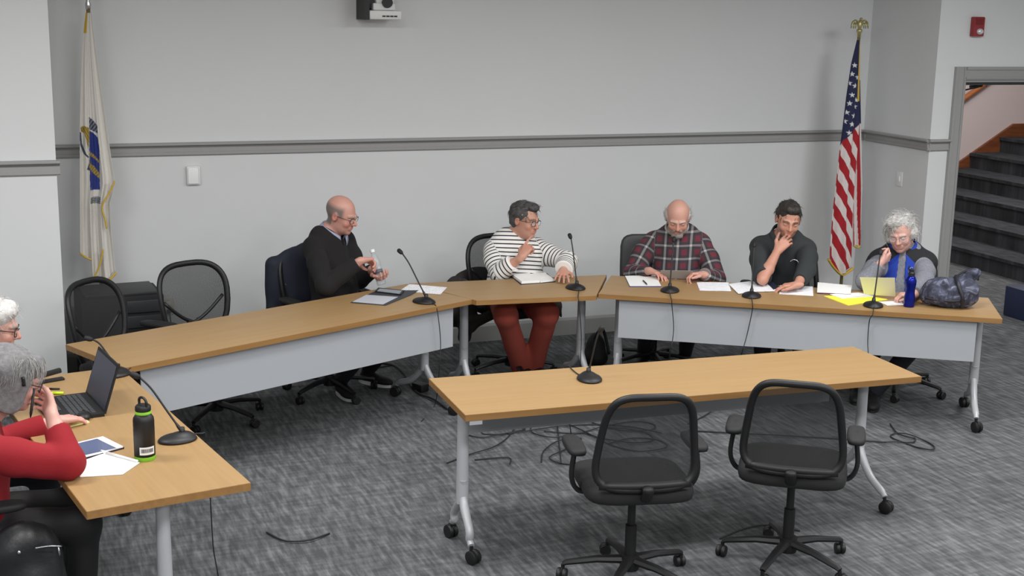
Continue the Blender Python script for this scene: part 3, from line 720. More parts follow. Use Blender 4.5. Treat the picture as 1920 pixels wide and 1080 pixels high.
        vs, fs = v.net(); vec = cloth_vec(vs, ctx) if gm.get('sleeve', 1) != 0 else np.stack([(vs-Pv)@Rg, (vs-Pv)@spine, 0*vs[:, 0]], 1)
        o = mk_np(gm['name'], vs, fs, gm['mat'], P, vec=vec, label=gm.get('label'))
    # ---- legs
    if legs:
        K = legs['knee']; Fo = legs['foot']; pts = [hip]+[np.array(K[s]) for s in K]+[np.array(Fo[s]) for s in Fo]
        v = Vol(np.min(pts, 0)-.2, np.max(pts, 0)+.2, .008); t = legs.get('thick', 1)
        v.ell(hip+Uz*.07, V(.18*build, .15, .11), np.stack([Rg, F, Uz], 1), .03)
        for s in (1, -1):
            h = hip+Rg*s*.085+Uz*.045; k = np.array(K[s]); f = np.array(Fo[s])
            v.caps(h, k, .088*t, .066*t, .03); v.caps(k, f, .066*t, .048*t*legs.get('hem', 1), .045)
            v.cut(f, nz(f-k), f-.1, f+.1)
        v.wrinkle(.0025, 20, 3); vs, fs = v.net(); mk_np('trousers', vs, fs, legs['mat'], P, label=legs.get('label'))
        for s in (1, -1):
            f = np.array(Fo[s]); toe = np.array(legs.get('toe', {}).get(s, F)); toe = nz(toe); a = f-Uz*(f[2]-.045)
            v = Vol(a-.26, a+.26, .006); sidev = np.cross(toe, Uz)
            A3 = np.stack([sidev, toe, Uz], 1)
            v.caps(f+Uz*.03, a+Uz*.02-toe*.01, .034, .04, .02); v.ell(a+toe*.015, V(.039, .08, .042), A3, .02); v.ell(a+toe*.12-Uz*.01, V(.044, .085, .034), A3, .03)
            v.cut(V(*a[:2], .02), V(0, 0, -1), a-.26, a+.26)
            vs, fs = v.net(); so = mk_np('shoe', vs, fs, legs.get('shoe', M_BLACKM), P)
            out_ = []
            for k in range(28):
                g = 2*PI*k/28; yy = math.sin(g); xx = math.cos(g); out_.append(a+toe*(.055+.135*yy)+sidev*xx*(.040+.006*yy))
            mk('sole', prism([(q[0], q[1]) for q in out_], .0, .026), legs.get('sole', M_BLACKM), so, world=True)
    # ---- hair and beard
    for hh in (hair or []):
        v = Vol(HC-.2, HC+.2, hairres)
        for q in hh['add']:
            if len(q) == 2: v.ell(H(*q[0]), V(*q[1])*hs, M, hh.get('k', .012))
            else: v.caps(H(*q[0]), H(*q[1]), q[2]*hs, q[3]*hs, hh.get('k', .012))
        if hh.get('noise'): v.wrinkle(hh['noise'], hh.get('nf', 90), hh.get('seed', 2), 5)
        for q in hh.get('sub', []): v.ell(H(*q[0]), V(*q[1])*hs, M, .006, sub=True)
        vs, fs = v.net(); ho = mk_np(hh.get('name', 'hair'), vs, fs, hh['mat'], P, label=hh.get('label'))
        if hh.get('strands'):
            rs = np.random.RandomState(5); n, ln, rad, curl = hh['strands']; rel = (vs-HC)@HA/hs
            okm = np.where(hh['where'](rel))[0] if 'where' in hh else np.arange(len(vs)); pick = rs.choice(okm, n); vv, ff = [], []
            for i in pick:
                p = vs[i]; nrm = nz(p-HC); t = nz(hh.get('comb', lambda r_: V(*(rs.randn(3)*1.)))(rel[i])) if 'comb' not in hh else nz(HA@np.array(hh['comb'](rel[i]))+rs.randn(3)*.25)
                t = nz(t-nrm*(t@nrm)*hh.get('tang', .9)); L = ln*(.6+.8*rs.rand()); pts = []; b = np.cross(nrm, t); ph = rs.rand()*6
                for j in range(6):
                    w = j/5; pts.append(p-nrm*.002+t*L*w+nrm*(hh.get('lift', .012)*w*(1.2-w)-hh.get('hug', 0)*(L*w)**2/.17)+b*curl*math.sin(w*5+ph)*w)
                a_, f_ = tube(pts, [rad*(1-.8*j/5) for j in range(6)], 3, cap=False); q0 = len(vv); vv += a_; ff += [tuple(k+q0 for k in r_) for r_ in f_]
            s_ = mk('hair_strands', (vv, ff), hh.get('smat', hh['mat']), P, 'all', world=True); s_['kind'] = 'stuff'
    if extra and 'glasses' in extra:
        gm = extra['glasses']; rx, rz_, rr = extra.get('gsize', (.025, .018, .0018)); gy = .103
        gl = mk('glasses', join(*[tube([H(s*.033+rx*math.copysign(abs(math.cos(t))**.65, math.cos(t)), gy-.25*(rx*math.cos(t)*s+.0)**2*20-.004*(math.cos(t)*s > 0), -.004+rz_*math.copysign(abs(math.sin(t))**.8, math.sin(t))) for t in np.linspace(0, 2*PI, 25)[:-1]], rr, 6, closed=True) for s in (1, -1)],
            tube([H(-.01, gy+.002, .003), H(0, gy+.005, .006), H(.01, gy+.002, .003)], rr, 6),
            *[tube([H(s*.058, gy-.01, .004), H(s*.072, .075, .005), H(s*.083, .0, .006), H(s*.084, -.02, -.008)], rr, 6) for s in (1, -1)]), gm, P, 'all', world=True)
        for s in (1, -1):
            pts = [H(s*.033+rx*.94*math.copysign(abs(math.cos(t))**.8, math.cos(t)), gy-.25*(rx*math.cos(t)*s)**2*20-.0005, -.004+rz_*.94*math.copysign(abs(math.sin(t))**.8, math.sin(t))) for t in np.linspace(0, 2*PI, 17)[:-1]]
            mk('lens', slab(pts, .0008, hf), M_LENS, gl, world=True)
    return ctx
def lens_mat():
    m = bpy.data.materials.new('spectacle_lens'); m.use_nodes = True; MATS['lens'] = m; b = m.node_tree.nodes['Principled BSDF']
    b.inputs['Base Color'].default_value = (.9, .95, 1, 1); b.inputs['Roughness'].default_value = .05; b.inputs['Alpha'].default_value = .12; return m
M_LENS = lens_mat()
def stripe_mat():
    m = bpy.data.materials.new('breton_stripe_cotton'); m.use_nodes = True; nt = m.node_tree; b = nt.nodes['Principled BSDF']; MATS['stripe'] = m
    a = nt.nodes.new('ShaderNodeAttribute'); a.attribute_name = 'cloth'; sx = nt.nodes.new('ShaderNodeSeparateXYZ'); nt.links.new(a.outputs['Vector'], sx.inputs[0])
    q = nt.nodes.new('ShaderNodeMath'); q.operation = 'DIVIDE'; q.inputs[1].default_value = .0285; nt.links.new(sx.outputs['Y'], q.inputs[0])
    f = nt.nodes.new('ShaderNodeMath'); f.operation = 'FRACT'; nt.links.new(q.outputs[0], f.inputs[0])
    g = nt.nodes.new('ShaderNodeMath'); g.operation = 'LESS_THAN'; g.inputs[1].default_value = .30; nt.links.new(f.outputs[0], g.inputs[0])
    mx = nt.nodes.new('ShaderNodeMix'); mx.data_type = 'RGBA'; nt.links.new(g.outputs[0], mx.inputs[0]); mx.inputs['A'].default_value = srgb(226, 224, 220); mx.inputs['B'].default_value = srgb(38, 40, 56)
    nt.links.new(mx.outputs['Result'], b.inputs['Base Color']); b.inputs['Roughness'].default_value = .9; return m
def plaid_mat():
    m = bpy.data.materials.new('plaid_flannel'); m.use_nodes = True; nt = m.node_tree; b = nt.nodes['Principled BSDF']; MATS['plaid'] = m
    a = nt.nodes.new('ShaderNodeAttribute'); a.attribute_name = 'cloth'; sx = nt.nodes.new('ShaderNodeSeparateXYZ'); nt.links.new(a.outputs['Vector'], sx.inputs[0])
    def M(op, x, y):
        q = nt.nodes.new('ShaderNodeMath'); q.operation = op
        for i, s in enumerate((x, y)):
            if isinstance(s, (int, float)): q.inputs[i].default_value = s
            else: nt.links.new(s, q.inputs[i])
        return q.outputs[0]
    def band(src, per, off, w):
        return M('LESS_THAN', M('ABSOLUTE', M('SUBTRACT', M('FRACT', M('ADD', M('DIVIDE', src, per), off), 0), .5), 0), w)
    def mix(fac, c1, c2, k):
        mx = nt.nodes.new('ShaderNodeMix'); mx.data_type = 'RGBA'; nt.links.new(M('MULTIPLY', fac, k), mx.inputs[0])
        if isinstance(c1, tuple): mx.inputs['A'].default_value = c1
        else: nt.links.new(c1, mx.inputs['A'])
        mx.inputs['B'].default_value = c2; return mx.outputs['Result']
    x, y = sx.outputs['X'], sx.outputs['Y']; per = .088
    c = mix(band(x, per, 0, .24), srgb(46, 48, 54), srgb(84, 52, 60), .3); c = mix(band(y, per, 0, .24), c, srgb(84, 52, 60), .2)
    c = mix(M('MULTIPLY', band(x, per, 0, .2), band(y, per, 0, .2)), c, srgb(116, 38, 52), .7)
    c = mix(band(x, per, .5, .09), c, srgb(160, 156, 156), .5); c = mix(band(y, per, .5, .08), c, srgb(160, 156, 156), .42); c = mix(M('MULTIPLY', band(x, per, .5, .09), band(y, per, .5, .08)), c, srgb(190, 188, 186), .6)
    nt.links.new(c, b.inputs['Base Color']); b.inputs['Roughness'].default_value = .95; return m
M_STRIPE, M_PLAID = stripe_mat(), plaid_mat()
M_HGREY = mat('grey_hair', srgb(118, 117, 118), .7, bump=.8, bscale=160, var=.35, vscale=60)
M_HSTR = mat('light_grey_strands', srgb(168, 166, 164), .7)
M_HWHITE = mat('white_hair', srgb(196, 194, 192), .7, bump=.8, bscale=160, var=.25, vscale=60)
M_HDARK = mat('dark_grey_hair', srgb(78, 77, 77), .7, bump=.8, bscale=160, var=.35, vscale=70)
M_HBROWN = mat('dark_brown_hair', srgb(48, 43, 40), .6, bump=.8, bscale=160, var=.3, vscale=70)
M_HLIGHT = mat('light_grey_beard', srgb(150, 143, 138), .8, bump=.8, bscale=200, var=.2, vscale=60)
M_SWEAT = mat('black_knit', srgb(21, 19, 20), .95, bump=.4, bscale=400)
M_COLLAR = mat('pale_blue_shirt', srgb(150, 158, 182), .85)
M_DSHIRT = mat('charcoal_shirt', srgb(44, 48, 50), .9, bump=.2, bscale=500)
M_KNIT = mat('heather_grey_knit', srgb(128, 130, 140), .95, bump=.6, bscale=260, var=.3, vscale=120)
M_RED_S = mat('red_knit', srgb(138, 16, 28), .9, bump=.35, bscale=420)
M_RUST = mat('rust_trousers', srgb(160, 70, 56), .9, bump=.2, bscale=400)
M_DARKT = mat('dark_trousers', srgb(30, 31, 38), .9)
def vest_mat():
    m = bpy.data.materials.new('blue_fleece_vest'); m.use_nodes = True; nt = m.node_tree; b = nt.nodes['Principled BSDF']; MATS['vest'] = m
    a = nt.nodes.new('ShaderNodeAttribute'); a.attribute_name = 'cloth'; sx = nt.nodes.new('ShaderNodeSeparateXYZ'); nt.links.new(a.outputs['Vector'], sx.inputs[0])
    ab = nt.nodes.new('ShaderNodeMath'); ab.operation = 'ABSOLUTE'; nt.links.new(sx.outputs['X'], ab.inputs[0])
    ad = nt.nodes.new('ShaderNodeMath'); ad.operation = 'MULTIPLY_ADD'; ad.inputs[1].default_value = .9; nt.links.new(ab.outputs[0], ad.inputs[0]); nt.links.new(sx.outputs['Y'], ad.inputs[2])
    g = nt.nodes.new('ShaderNodeMath'); g.operation = 'GREATER_THAN'; g.inputs[1].default_value = .40; nt.links.new(ad.outputs[0], g.inputs[0])
    mx = nt.nodes.new('ShaderNodeMix'); mx.data_type = 'RGBA'; nt.links.new(g.outputs[0], mx.inputs[0]); mx.inputs['A'].default_value = srgb(28, 58, 158); mx.inputs['B'].default_value = srgb(30, 30, 34)
    nt.links.new(mx.outputs['Result'], b.inputs['Base Color']); b.inputs['Roughness'].default_value = .9; return m
M_VEST = vest_mat()
def collar(ctx, m, r=.062, h=.03, gap=.5, label=None, drop=.03, parent=None, fo=.0):
    """folded shirt collar round the neck, open at the front"""
    NB, sp_, fw, Rg = ctx['NB'], ctx['spine'], ctx['fw'], ctx['R']
    sp_ = nz(ctx['H'](0, -.02, -.06)-NB)*.6+sp_*.4; sp_ = nz(sp_); fw = nz(fw-sp_*(fw@sp_))
    v, f = [], []; n = 30; N0 = NB+fw*(.010+fo)+sp_*.046
    for i in range(n+1):
        g = PI/2+gap/2+(2*PI-gap)*i/n; w = abs(i/n-.5)*2; dx = Rg*math.cos(g)+fw*math.sin(g)
        dz = -.045*w**3
        for rr, z in ((r*.93, .0), (r*.9, h), (r*1.0, h+.004), (r*1.22+.012*w**4, -drop*(.35+.65*w**2)), (r*1.17+.012*w**4, -drop*(.35+.65*w**2)-.002)):
            v.append(N0+dx*rr+sp_*(z+dz+.012))
    for i in range(n):
        for k in range(4): f.append((i*5+k, i*5+k+1, (i+1)*5+k+1, (i+1)*5+k))
    o = mk('collar', (v, f), m, ctx['P'], 'all', label=label, world=True)
    md = o.modifiers.new('thick', 'SOLIDIFY'); md.thickness = .003
    return o
def look(H, phi):
    """horizontal direction: phi = 0 faces the camera side of the room, + turns to the picture's right"""
    tc = nz(V(-H[0], -H[1], 0)); r = V(-tc[1], tc[0], 0)
    return tc*math.cos(phi)+r*math.sin(phi)
UZ = V(0, 0, 1)
# ---- man in the black sweater, at the left table
o1 = V(.525, 6.576, 0); U1 = V(*u1, 0); V1 = V(*v1, 0); o3 = V(3.53, 7.476, 0); U3 = V(*u3, 0); V3 = V(*v3, 0)
HC = atpl(640, 402, o1+V1*.93, V1); fc = nz(-V1+U1*.25)
WR = atpl(676, 489, o1+V1*.56, V1); WL = atpl(700, 507, o1+V1*.64, V1); BT = atpl(712, 508, o1+V1*.58, V1)
c1 = person('bald man with glasses in a black v-neck sweater seated at the left table', (1.98, 8.17, .47), fc, HC, head_axes(look(HC, 1.12), -.30, .05),
    {1: dict(w=WR, e=atpl(612, 535, o1+V1*.66, V1), dir=nz(BT+UZ*.03-WR)+UZ*.25, palm=-UZ+look(HC, .9)*.4, thumb_side=1, curl=[(.5, .7, .4), (.7, .9, .5), (.9, 1.1, .5), (1., 1.1, .6)], thumb=(.8, .2)),
     -1: dict(w=WL, pole=-UZ-V1*.2, dir=nz(BT+V1*.03-UZ*.02-WL), palm=look(HC, 0)*.6+look(HC, 1.57)*.5-UZ*.2, thumb_side=1, curl=[(.8, .8, .5)]*4, thumb=(.7, .3))},
    (196, 146, 132), build=1.02, sw=.178, belly=.03, blush=.5, extra=dict(brow=(150, 130, 118), sides=(112, 104, 100), glasses=M_BLACK, gsize=(.026, .017, .0018)), lids=True, hs=1.0,
    top=[dict(name='sweater', mat=M_SWEAT, inf=.016, neck=('vee',), sleeve=1.93, loose=1.1, seed=3)],
    legs=dict(mat=M_DARKT, knee={1: V(1.98, 8.17, .50)+fc*.40+V(-.10, -.06, 0), -1: V(1.98, 8.17, .50)+fc*.42+V(.1, .06, 0)}, foot={1: at(640, 712, .10), -1: at(690, 692, .10)},
        toe={1: look(HC, .35), -1: look(HC, .9)}, shoe=M_BLACKM, sole=M_WHITE))
collar(c1, M_COLLAR, .086, .022, .55, 'pale blue shirt collar', fo=.026)
# ---- person in the striped shirt, at the trapezoid table
HC = aty(984, 412, 8.30); fc = nz(V(.12, -1, 0))
WR = aty(978, 482, 8.04); WL = at(1056, 508, .79)
c2 = person('short-haired person in a striped shirt, glasses and rust trousers seated at the middle table', (3.27, 8.30, .47), fc, HC, head_axes(look(HC, .95), -.12, -.04),
    {1: dict(w=WR, e=aty(938, 512, 8.16), dir=aty(1000, 448, 8.06)-WR, palm=look(HC, 2.5), thumb_side=1, curl=POINT, thumb=(.4, .5)),
     -1: dict(w=WL, dir=at(1050, 535, .755)-WL, palm=-UZ, thumb_side=1, curl=[(.1, .25, .2)]*4, thumb=(.1, .0), spread=.2, e=aty(1062, 492, 8.12))},
    (190, 142, 122), build=1.16, sw=.172, belly=.05, blush=.3, extra=dict(brow=(80, 66, 60), glasses=M_BLACK, gsize=(.023, .017, .0018), gaze=look(HC, 1.1)),
    top=[dict(name='striped_shirt', mat=M_STRIPE, inf=.022, neck=('round', .068), sleeve={1: 1.62, -1: 1.9}, loose=1.0, cuff=1.3, wr=.005, wf=22)],
    legs=dict(mat=M_RUST, knee={1: aty(948, 590, 7.86), -1: aty(1026, 588, 7.86)}, foot={1: at(977, 686, .07), -1: at(1000, 684, .07)}, thick=1.12, hem=1.35),
    hair=[dict(mat=M_HDARK, k=.015, add=[((0, -.024, .04), (.086, .100, .088)), ((0, -.05, -.01), (.078, .065, .07)), ((0, .045, .098), (.052, .045, .03))], noise=.003, nf=110,
        sub=[((0, .105, -.012), (.078, .072, .078)), ((.085, .02, -.045), (.03, .04, .05)), ((-.085, .02, -.045), (.03, .04, .05)), ((0, 0, -.14), (.12, .15, .07))],
        strands=(420, .03, .0016, .003), lift=.012, comb=lambda r: (r[0]*2, .6, .6 if r[2] > .05 else -.6), hug=.8, where=lambda r: r[:, 2] > .02)])
# ---- man in the plaid shirt
def seat3(px, dd, back=.20): # hip position
    return dd
HC = atpl(1271, 408, o3+V3*.86, V3); fc = -V3; hp = o3+U3*.425+V3*.98
WR = atpl(1218, 524, o3+V3*.60, V3); WR[2] = max(WR[2], .785); WL = atpl(1318, 520, o3+V3*.58, V3); WL[2] = max(WL[2], .785)
TB = atpl(1269, 514, o3+V3*.50, V3)
c3 = person('white-bearded balding man in a plaid flannel shirt looking down at papers', (hp[0], hp[1], .47), fc, HC, head_axes(look(HC, .03), -.42, 0),
    {1: dict(w=WR, dir=U3*.8-V3*.5-UZ*.1, palm=-UZ-V3*.3, thumb_side=1, curl=RELAX, thumb=(.3, .2), pole=-U3*.7-UZ*.8, hsz=.95),
     -1: dict(w=WL, dir=-U3*.8-V3*.35+UZ*.05, palm=U3*.1-V3*.2-UZ, thumb_side=1, curl=HALF, thumb=(.4, .2), pole=U3*.55-UZ*.9, hsz=.95)},
    (198, 150, 134), build=1.14, sw=.182, belly=.05, blush=.4, lids=True, extra=dict(brow=(190, 180, 172)),
    top=[dict(name='plaid_shirt', mat=M_PLAID, inf=.022, neck=('round', .084), sleeve=1.93, loose=.8, cuff=.5, wr=.005, wf=24, seed=5)],
    legs=dict(mat=M_DARKT, knee={1: hp-V3*.44-U3*.15+UZ*.5, -1: hp-V3*.44+U3*.13+UZ*.5}, foot={1: at(1207, 660, .09), -1: at(1285, 662, .09)}),
    hair=[dict(name='side_hair', mat=M_HWHITE, k=.01, add=[((.07, -.03, .0), (.022, .055, .05)), ((-.07, -.03, .0), (.022, .055, .05)), ((0, -.082, -.01), (.065, .032, .055))], noise=.003, nf=110,
            sub=[((.085, .005, -.015), (.014, .022, .026)), ((-.085, .005, -.015), (.014, .022, .026))], strands=(260, .03, .0014, .004), lift=.03, comb=lambda r: (r[0]*4, -.5, .6)),
        dict(name='beard', mat=M_HLIGHT, k=.012, add=[((0, .062, -.096), (.042, .040, .034)), ((.046, .036, -.07), (.022, .036, .038)), ((-.046, .036, -.07), (.022, .036, .038)), ((-.022, .094, -.05), (.022, .094, -.05), .009, .009)],
            noise=.002, nf=140, sub=[((0, .104, -.066), (.018, .012, .0055))], strands=(160, .018, .001, .002), lift=.006, comb=lambda r: (r[0]*2, .3, -1))])
collar(c3, M_PLAID, .080, .026, .7, drop=.04)
# ---- man in the dark shirt, hand over his mouth
HC = atpl(1478, 412, o3+V3*.84, V3); hp = o3+U3*1.17+V3*1.0
WR = atpl(1458, 470, o3+V3*.70, V3); EL = at(1430, 524, .79)
WL = at(1495, 534, .785)
c4 = person('dark-haired man in a charcoal shirt with his hand over his mouth', (hp[0], hp[1], .47), -V3, HC, head_axes(look(HC, .2), -.26, -.10),
    {1: dict(w=WR, e=EL, dir=atpl(1483, 442, o3+V3*.74, V3)-WR, palm=V3*.7+UZ*.3+U3*.5, thumb_side=1, curl=[(.5, .7, .4), (.55, .8, .4), (.6, .9, .5), (.7, .9, .5)], thumb=(.2, -.2), thick=1.0),
     -1: dict(w=WL, dir=-U3*.9-V3*.1-UZ*.1, palm=-UZ, thumb_side=1, curl=RELAX, thumb=(.2, .2), pole=U3+V3*.3-UZ*.4)},
    (190, 138, 118), build=1.04, sw=.168, belly=.0, blush=.15, lids=True, extra=dict(brow=(60, 48, 42), stubble=(120, 96, 84)),
    top=[dict(name='shirt', mat=M_DSHIRT, inf=.018, neck=('round', .086), sleeve={1: .92, -1: 1.75}, loose=.9, cuff=.9, seed=8)],
    legs=dict(mat=M_DARKT, knee={1: hp-V3*.44-U3*.13+UZ*.5, -1: hp-V3*.44+U3*.13+UZ*.5}, foot={1: hp-V3*.35-U3*.12+UZ*.09, -1: hp-V3*.35+U3*.12+UZ*.09}),
    hair=[dict(mat=M_HBROWN, k=.015, add=[((0, -.022, .04), (.084, .100, .090)), ((0, -.05, -.005), (.078, .065, .065)), ((0, .05, .095), (.058, .038, .03))], noise=.0025, nf=110,
        sub=[((0, .11, -.012), (.080, .074, .082)), ((.085, .02, -.04), (.03, .045, .045)), ((-.085, .02, -.04), (.03, .045, .045)), ((0, 0, -.14), (.12, .15, .075))],
        strands=(320, .028, .0015, .002), lift=.008, comb=lambda r: (r[0]*2+.3, .3, .5 if r[2] > .06 else -.6), where=lambda r: r[:, 2] > .02)])
collar(c4, M_DSHIRT, .080, .026, .6, drop=.04)
# ---- woman in the blue vest
HC = atpl(1689, 437, o3+V3*.80, V3); hp = V(5.60, 7.13, 0)
WR = atpl(1652, 492, o3+V3*.62, V3); EL = atpl(1622, 545, o3+V3*.60, V3); EL[2] = max(EL[2], .80)
WL = at(1712, 553, .785)
def vest_cut(v, ctx):
    NB, sp_, fw, Rg = ctx['NB'], ctx['spine'], ctx['fw'], ctx['R']
    for q in np.linspace(0, 1, 12): v.ell(NB-sp_*(.0+.5*q)+fw*.15, V(.022+.012*q, .12, .04), ctx['TA'], .004, sub=True)
c5 = person('white-haired woman in a blue and black fleece vest resting her chin on her hand', (hp[0], hp[1], .47), nz(-V3-U3*.1), HC, head_axes(look(HC, -.18), -.30, .10),
    {1: dict(w=WR, e=EL, dir=atpl(1672, 478, o3+V3*.68, V3)-WR, palm=UZ*.5+V3*.8, thumb_side=1, curl=[(.9, 1.1, .6)]*4, thumb=(.3, .4), hsz=.92, thick=.95),
     -1: dict(w=WL, dir=-U3*.9-V3*.15, palm=-UZ-U3*.1, thumb_side=1, curl=HALF, thumb=(.4, .2), pole=U3*.9-UZ*.5, hsz=.92, thick=.95)},
    (204, 158, 146), build=.98, sw=.152, belly=.02, blush=.1, lids=True, hs=.97, extra=dict(brow=(170, 160, 155), glasses=M_CHROME, gsize=(.023, .016, .0008)),
    top=[dict(name='sweater', mat=M_KNIT, inf=.014, neck=('high',), sleeve=1.9, loose=1.1, cuff=1.0, wr=.005, wf=26, seed=2),
         dict(name='vest', mat=M_VEST, inf=.025, neck=('round', .09), sleeve=0, wr=.003, post=vest_cut, seed=4, label='blue fleece vest with black shoulders')],
    legs=dict(mat=M_DARKT, knee={1: hp-V3*.42-U3*.13+UZ*.5, -1: hp-V3*.42+U3*.13+UZ*.5}, foot={1: at(1608, 722, .09), -1: at(1640, 735, .09)}),
    hair=[dict(mat=M_HWHITE, k=.02, add=[((0, -.03, .045), (.094, .105, .095)), ((.07, -.02, -.02), (.035, .06, .07)), ((-.07, -.03, -.0), (.032, .055, .055)), ((0, -.07, -.03), (.075, .055, .07)), ((.03, .05, .10), (.06, .04, .035))], noise=.007, nf=75,
        sub=[((-.005, .115, -.016), (.070, .080, .082)), ((0, 0.02, -.15), (.12, .15, .07))], strands=(700, .05, .0016, .012), lift=.03, where=lambda r: (r[:, 2] > -.06))])
collar(c5, M_VEST, .086, .04, 1.0, drop=.045)
# turtleneck roll
mk('turtleneck', tube([c5['NB']+c5['spine']*.02+c5['fw']*.012+(c5['R']*math.cos(g)+c5['fw']*math.sin(g))*.074 for g in np.linspace(0, 2*PI, 25)[:-1]], .016, 10, closed=True), M_KNIT, c5['P'], 'all', world=True)
# ---- woman in the red sweater, left foreground, writing hand at her face
HC = at(27, 708, 1.09); E4 = V(math.cos(t4a), math.sin(t4a), 0); N4 = V(-E4[1], E4[0], 0)   # N4 points from her side to the far edge of the table
fc = nz(V(1, .12, 0)); hp = V(-.20, HC[1]-.02, 0)
EL = at(128, 868, .80); WR = at(96, 775, .96); WL = at(106, 789, .775)
c6 = person('woman with chin-length grey hair in a red sweater leaning on her hand', (hp[0], hp[1], .47), fc, HC, head_axes(look(HC, 1.72), -.42, 0),
    {1: dict(w=WR, e=EL, dir=at(80, 738, 1.0)-WR, palm=V(-.6, .3, .3), thumb_side=1, curl=[(.7, .9, .5), (.8, 1.1, .6), (.9, 1.2, .6), (1., 1.2, .6)], thumb=(.4, .2), hsz=.98),
     -1: dict(w=WL, dir=at(160, 780, .76)-WL, palm=-UZ, thumb_side=1, curl=[(.25, .35, .25)]*4, thumb=(.2, .1), pole=-UZ*.5-V(.5, -.4, 0), hsz=.98)},
    (204, 158, 146), build=1.12, sw=.175, belly=.02, blush=.4, lids=True, hs=.98, nb=HC+V(-.16, -.02, -.165), extra=dict(brow=(150, 145, 140), glasses=M_BLACK, gsize=(.026, .019, .002)),
    top=[dict(name='sweater', mat=M_RED_S, inf=.016, neck=('round', .066), sleeve={1: 1.70, -1: 1.85}, loose=.9, cuff=1.0, wr=.004, wf=24, seed=6)],
    legs=dict(mat=M_BLACKM, knee={1: hp+fc*.43+V(0, -.13, .5), -1: hp+fc*.43+V(0, .12, .5)}, foot={1: hp+fc*.40+V(0, -.13, .09), -1: hp+fc*.40+V(0, .12, .09)}),
    hair=[dict(mat=M_HGREY, k=.02, add=[((0, -.025, .04), (.094, .110, .092)), ((.075, -.005, -.04), (.026, .06, .085)), ((-.075, -.005, -.04), (.026, .06, .085)), ((0, -.065, -.04), (.08, .055, .085)), ((0, .06, .075), (.06, .035, .04)), ((.05, -.06, .02), (.05, .05, .06))], noise=.0055, nf=48, smat=M_HSTR, tang=1.0, hug=1.4,
        sub=[((0, .13, -.035), (.066, .085, .085)), ((0, 0.0, -.17), (.14, .16, .05))], strands=(1100, .055, .0013, .003), lift=.002, comb=lambda r: (0, .35 if r[1] > 0 else -.1, -1))])
mk('hair_clip', tube([c6['H'](.098, .005+.004*i, .03-.008*i) for i in range(5)], .007, 8), M_BLACK, c6['P'], 'all', world=True)
# ---- white-haired person at the left edge
HC = at(-14, 612, 1.14)
hp = V(HC[0]-.22, HC[1]+.02, 0); fc = nz(V(1, .1, 0))
c7 = person('white-haired person with black glasses only just in view at the left edge', (hp[0], hp[1], .47), fc, HC, head_axes(look(HC, 1.45), -.2, 0),
    {1: dict(w=hp+fc*.20+V(0, -.1, .62), dir=fc, palm=-UZ), -1: dict(w=hp+fc*.2+V(0, .12, .62), dir=fc, palm=-UZ)},
    (200, 152, 138), build=1.05, sw=.17, lids=True, nb=HC+V(-.10, 0, -.20), extra=dict(brow=(160, 155, 150), glasses=M_BLACK, gsize=(.026, .019, .0022)), hres=.005, gres=.008,
    top=[dict(name='sweater', mat=mat('dark_grey_knit', srgb(60, 62, 68), .9), inf=.016, sleeve=1.9)],
    legs=dict(mat=M_DARKT, knee={1: hp+fc*.40+V(0, -.13, .5), -1: hp+fc*.40+V(0, .12, .5)}, foot={1: hp+fc*.38+V(0, -.13, .09), -1: hp+fc*.38+V(0, .12, .09)}),
    hair=[dict(mat=M_HWHITE, k=.02, add=[((0, -.025, .04), (.092, .106, .094)), ((0, -.06, -.02), (.08, .055, .075)), ((0, .055, .085), (.06, .035, .035))], noise=.005, nf=75,
        sub=[((0, .12, -.02), (.072, .08, .082)), ((0, 0, -.15), (.12, .16, .06))], strands=(300, .04, .0014, .008), lift=.02)])
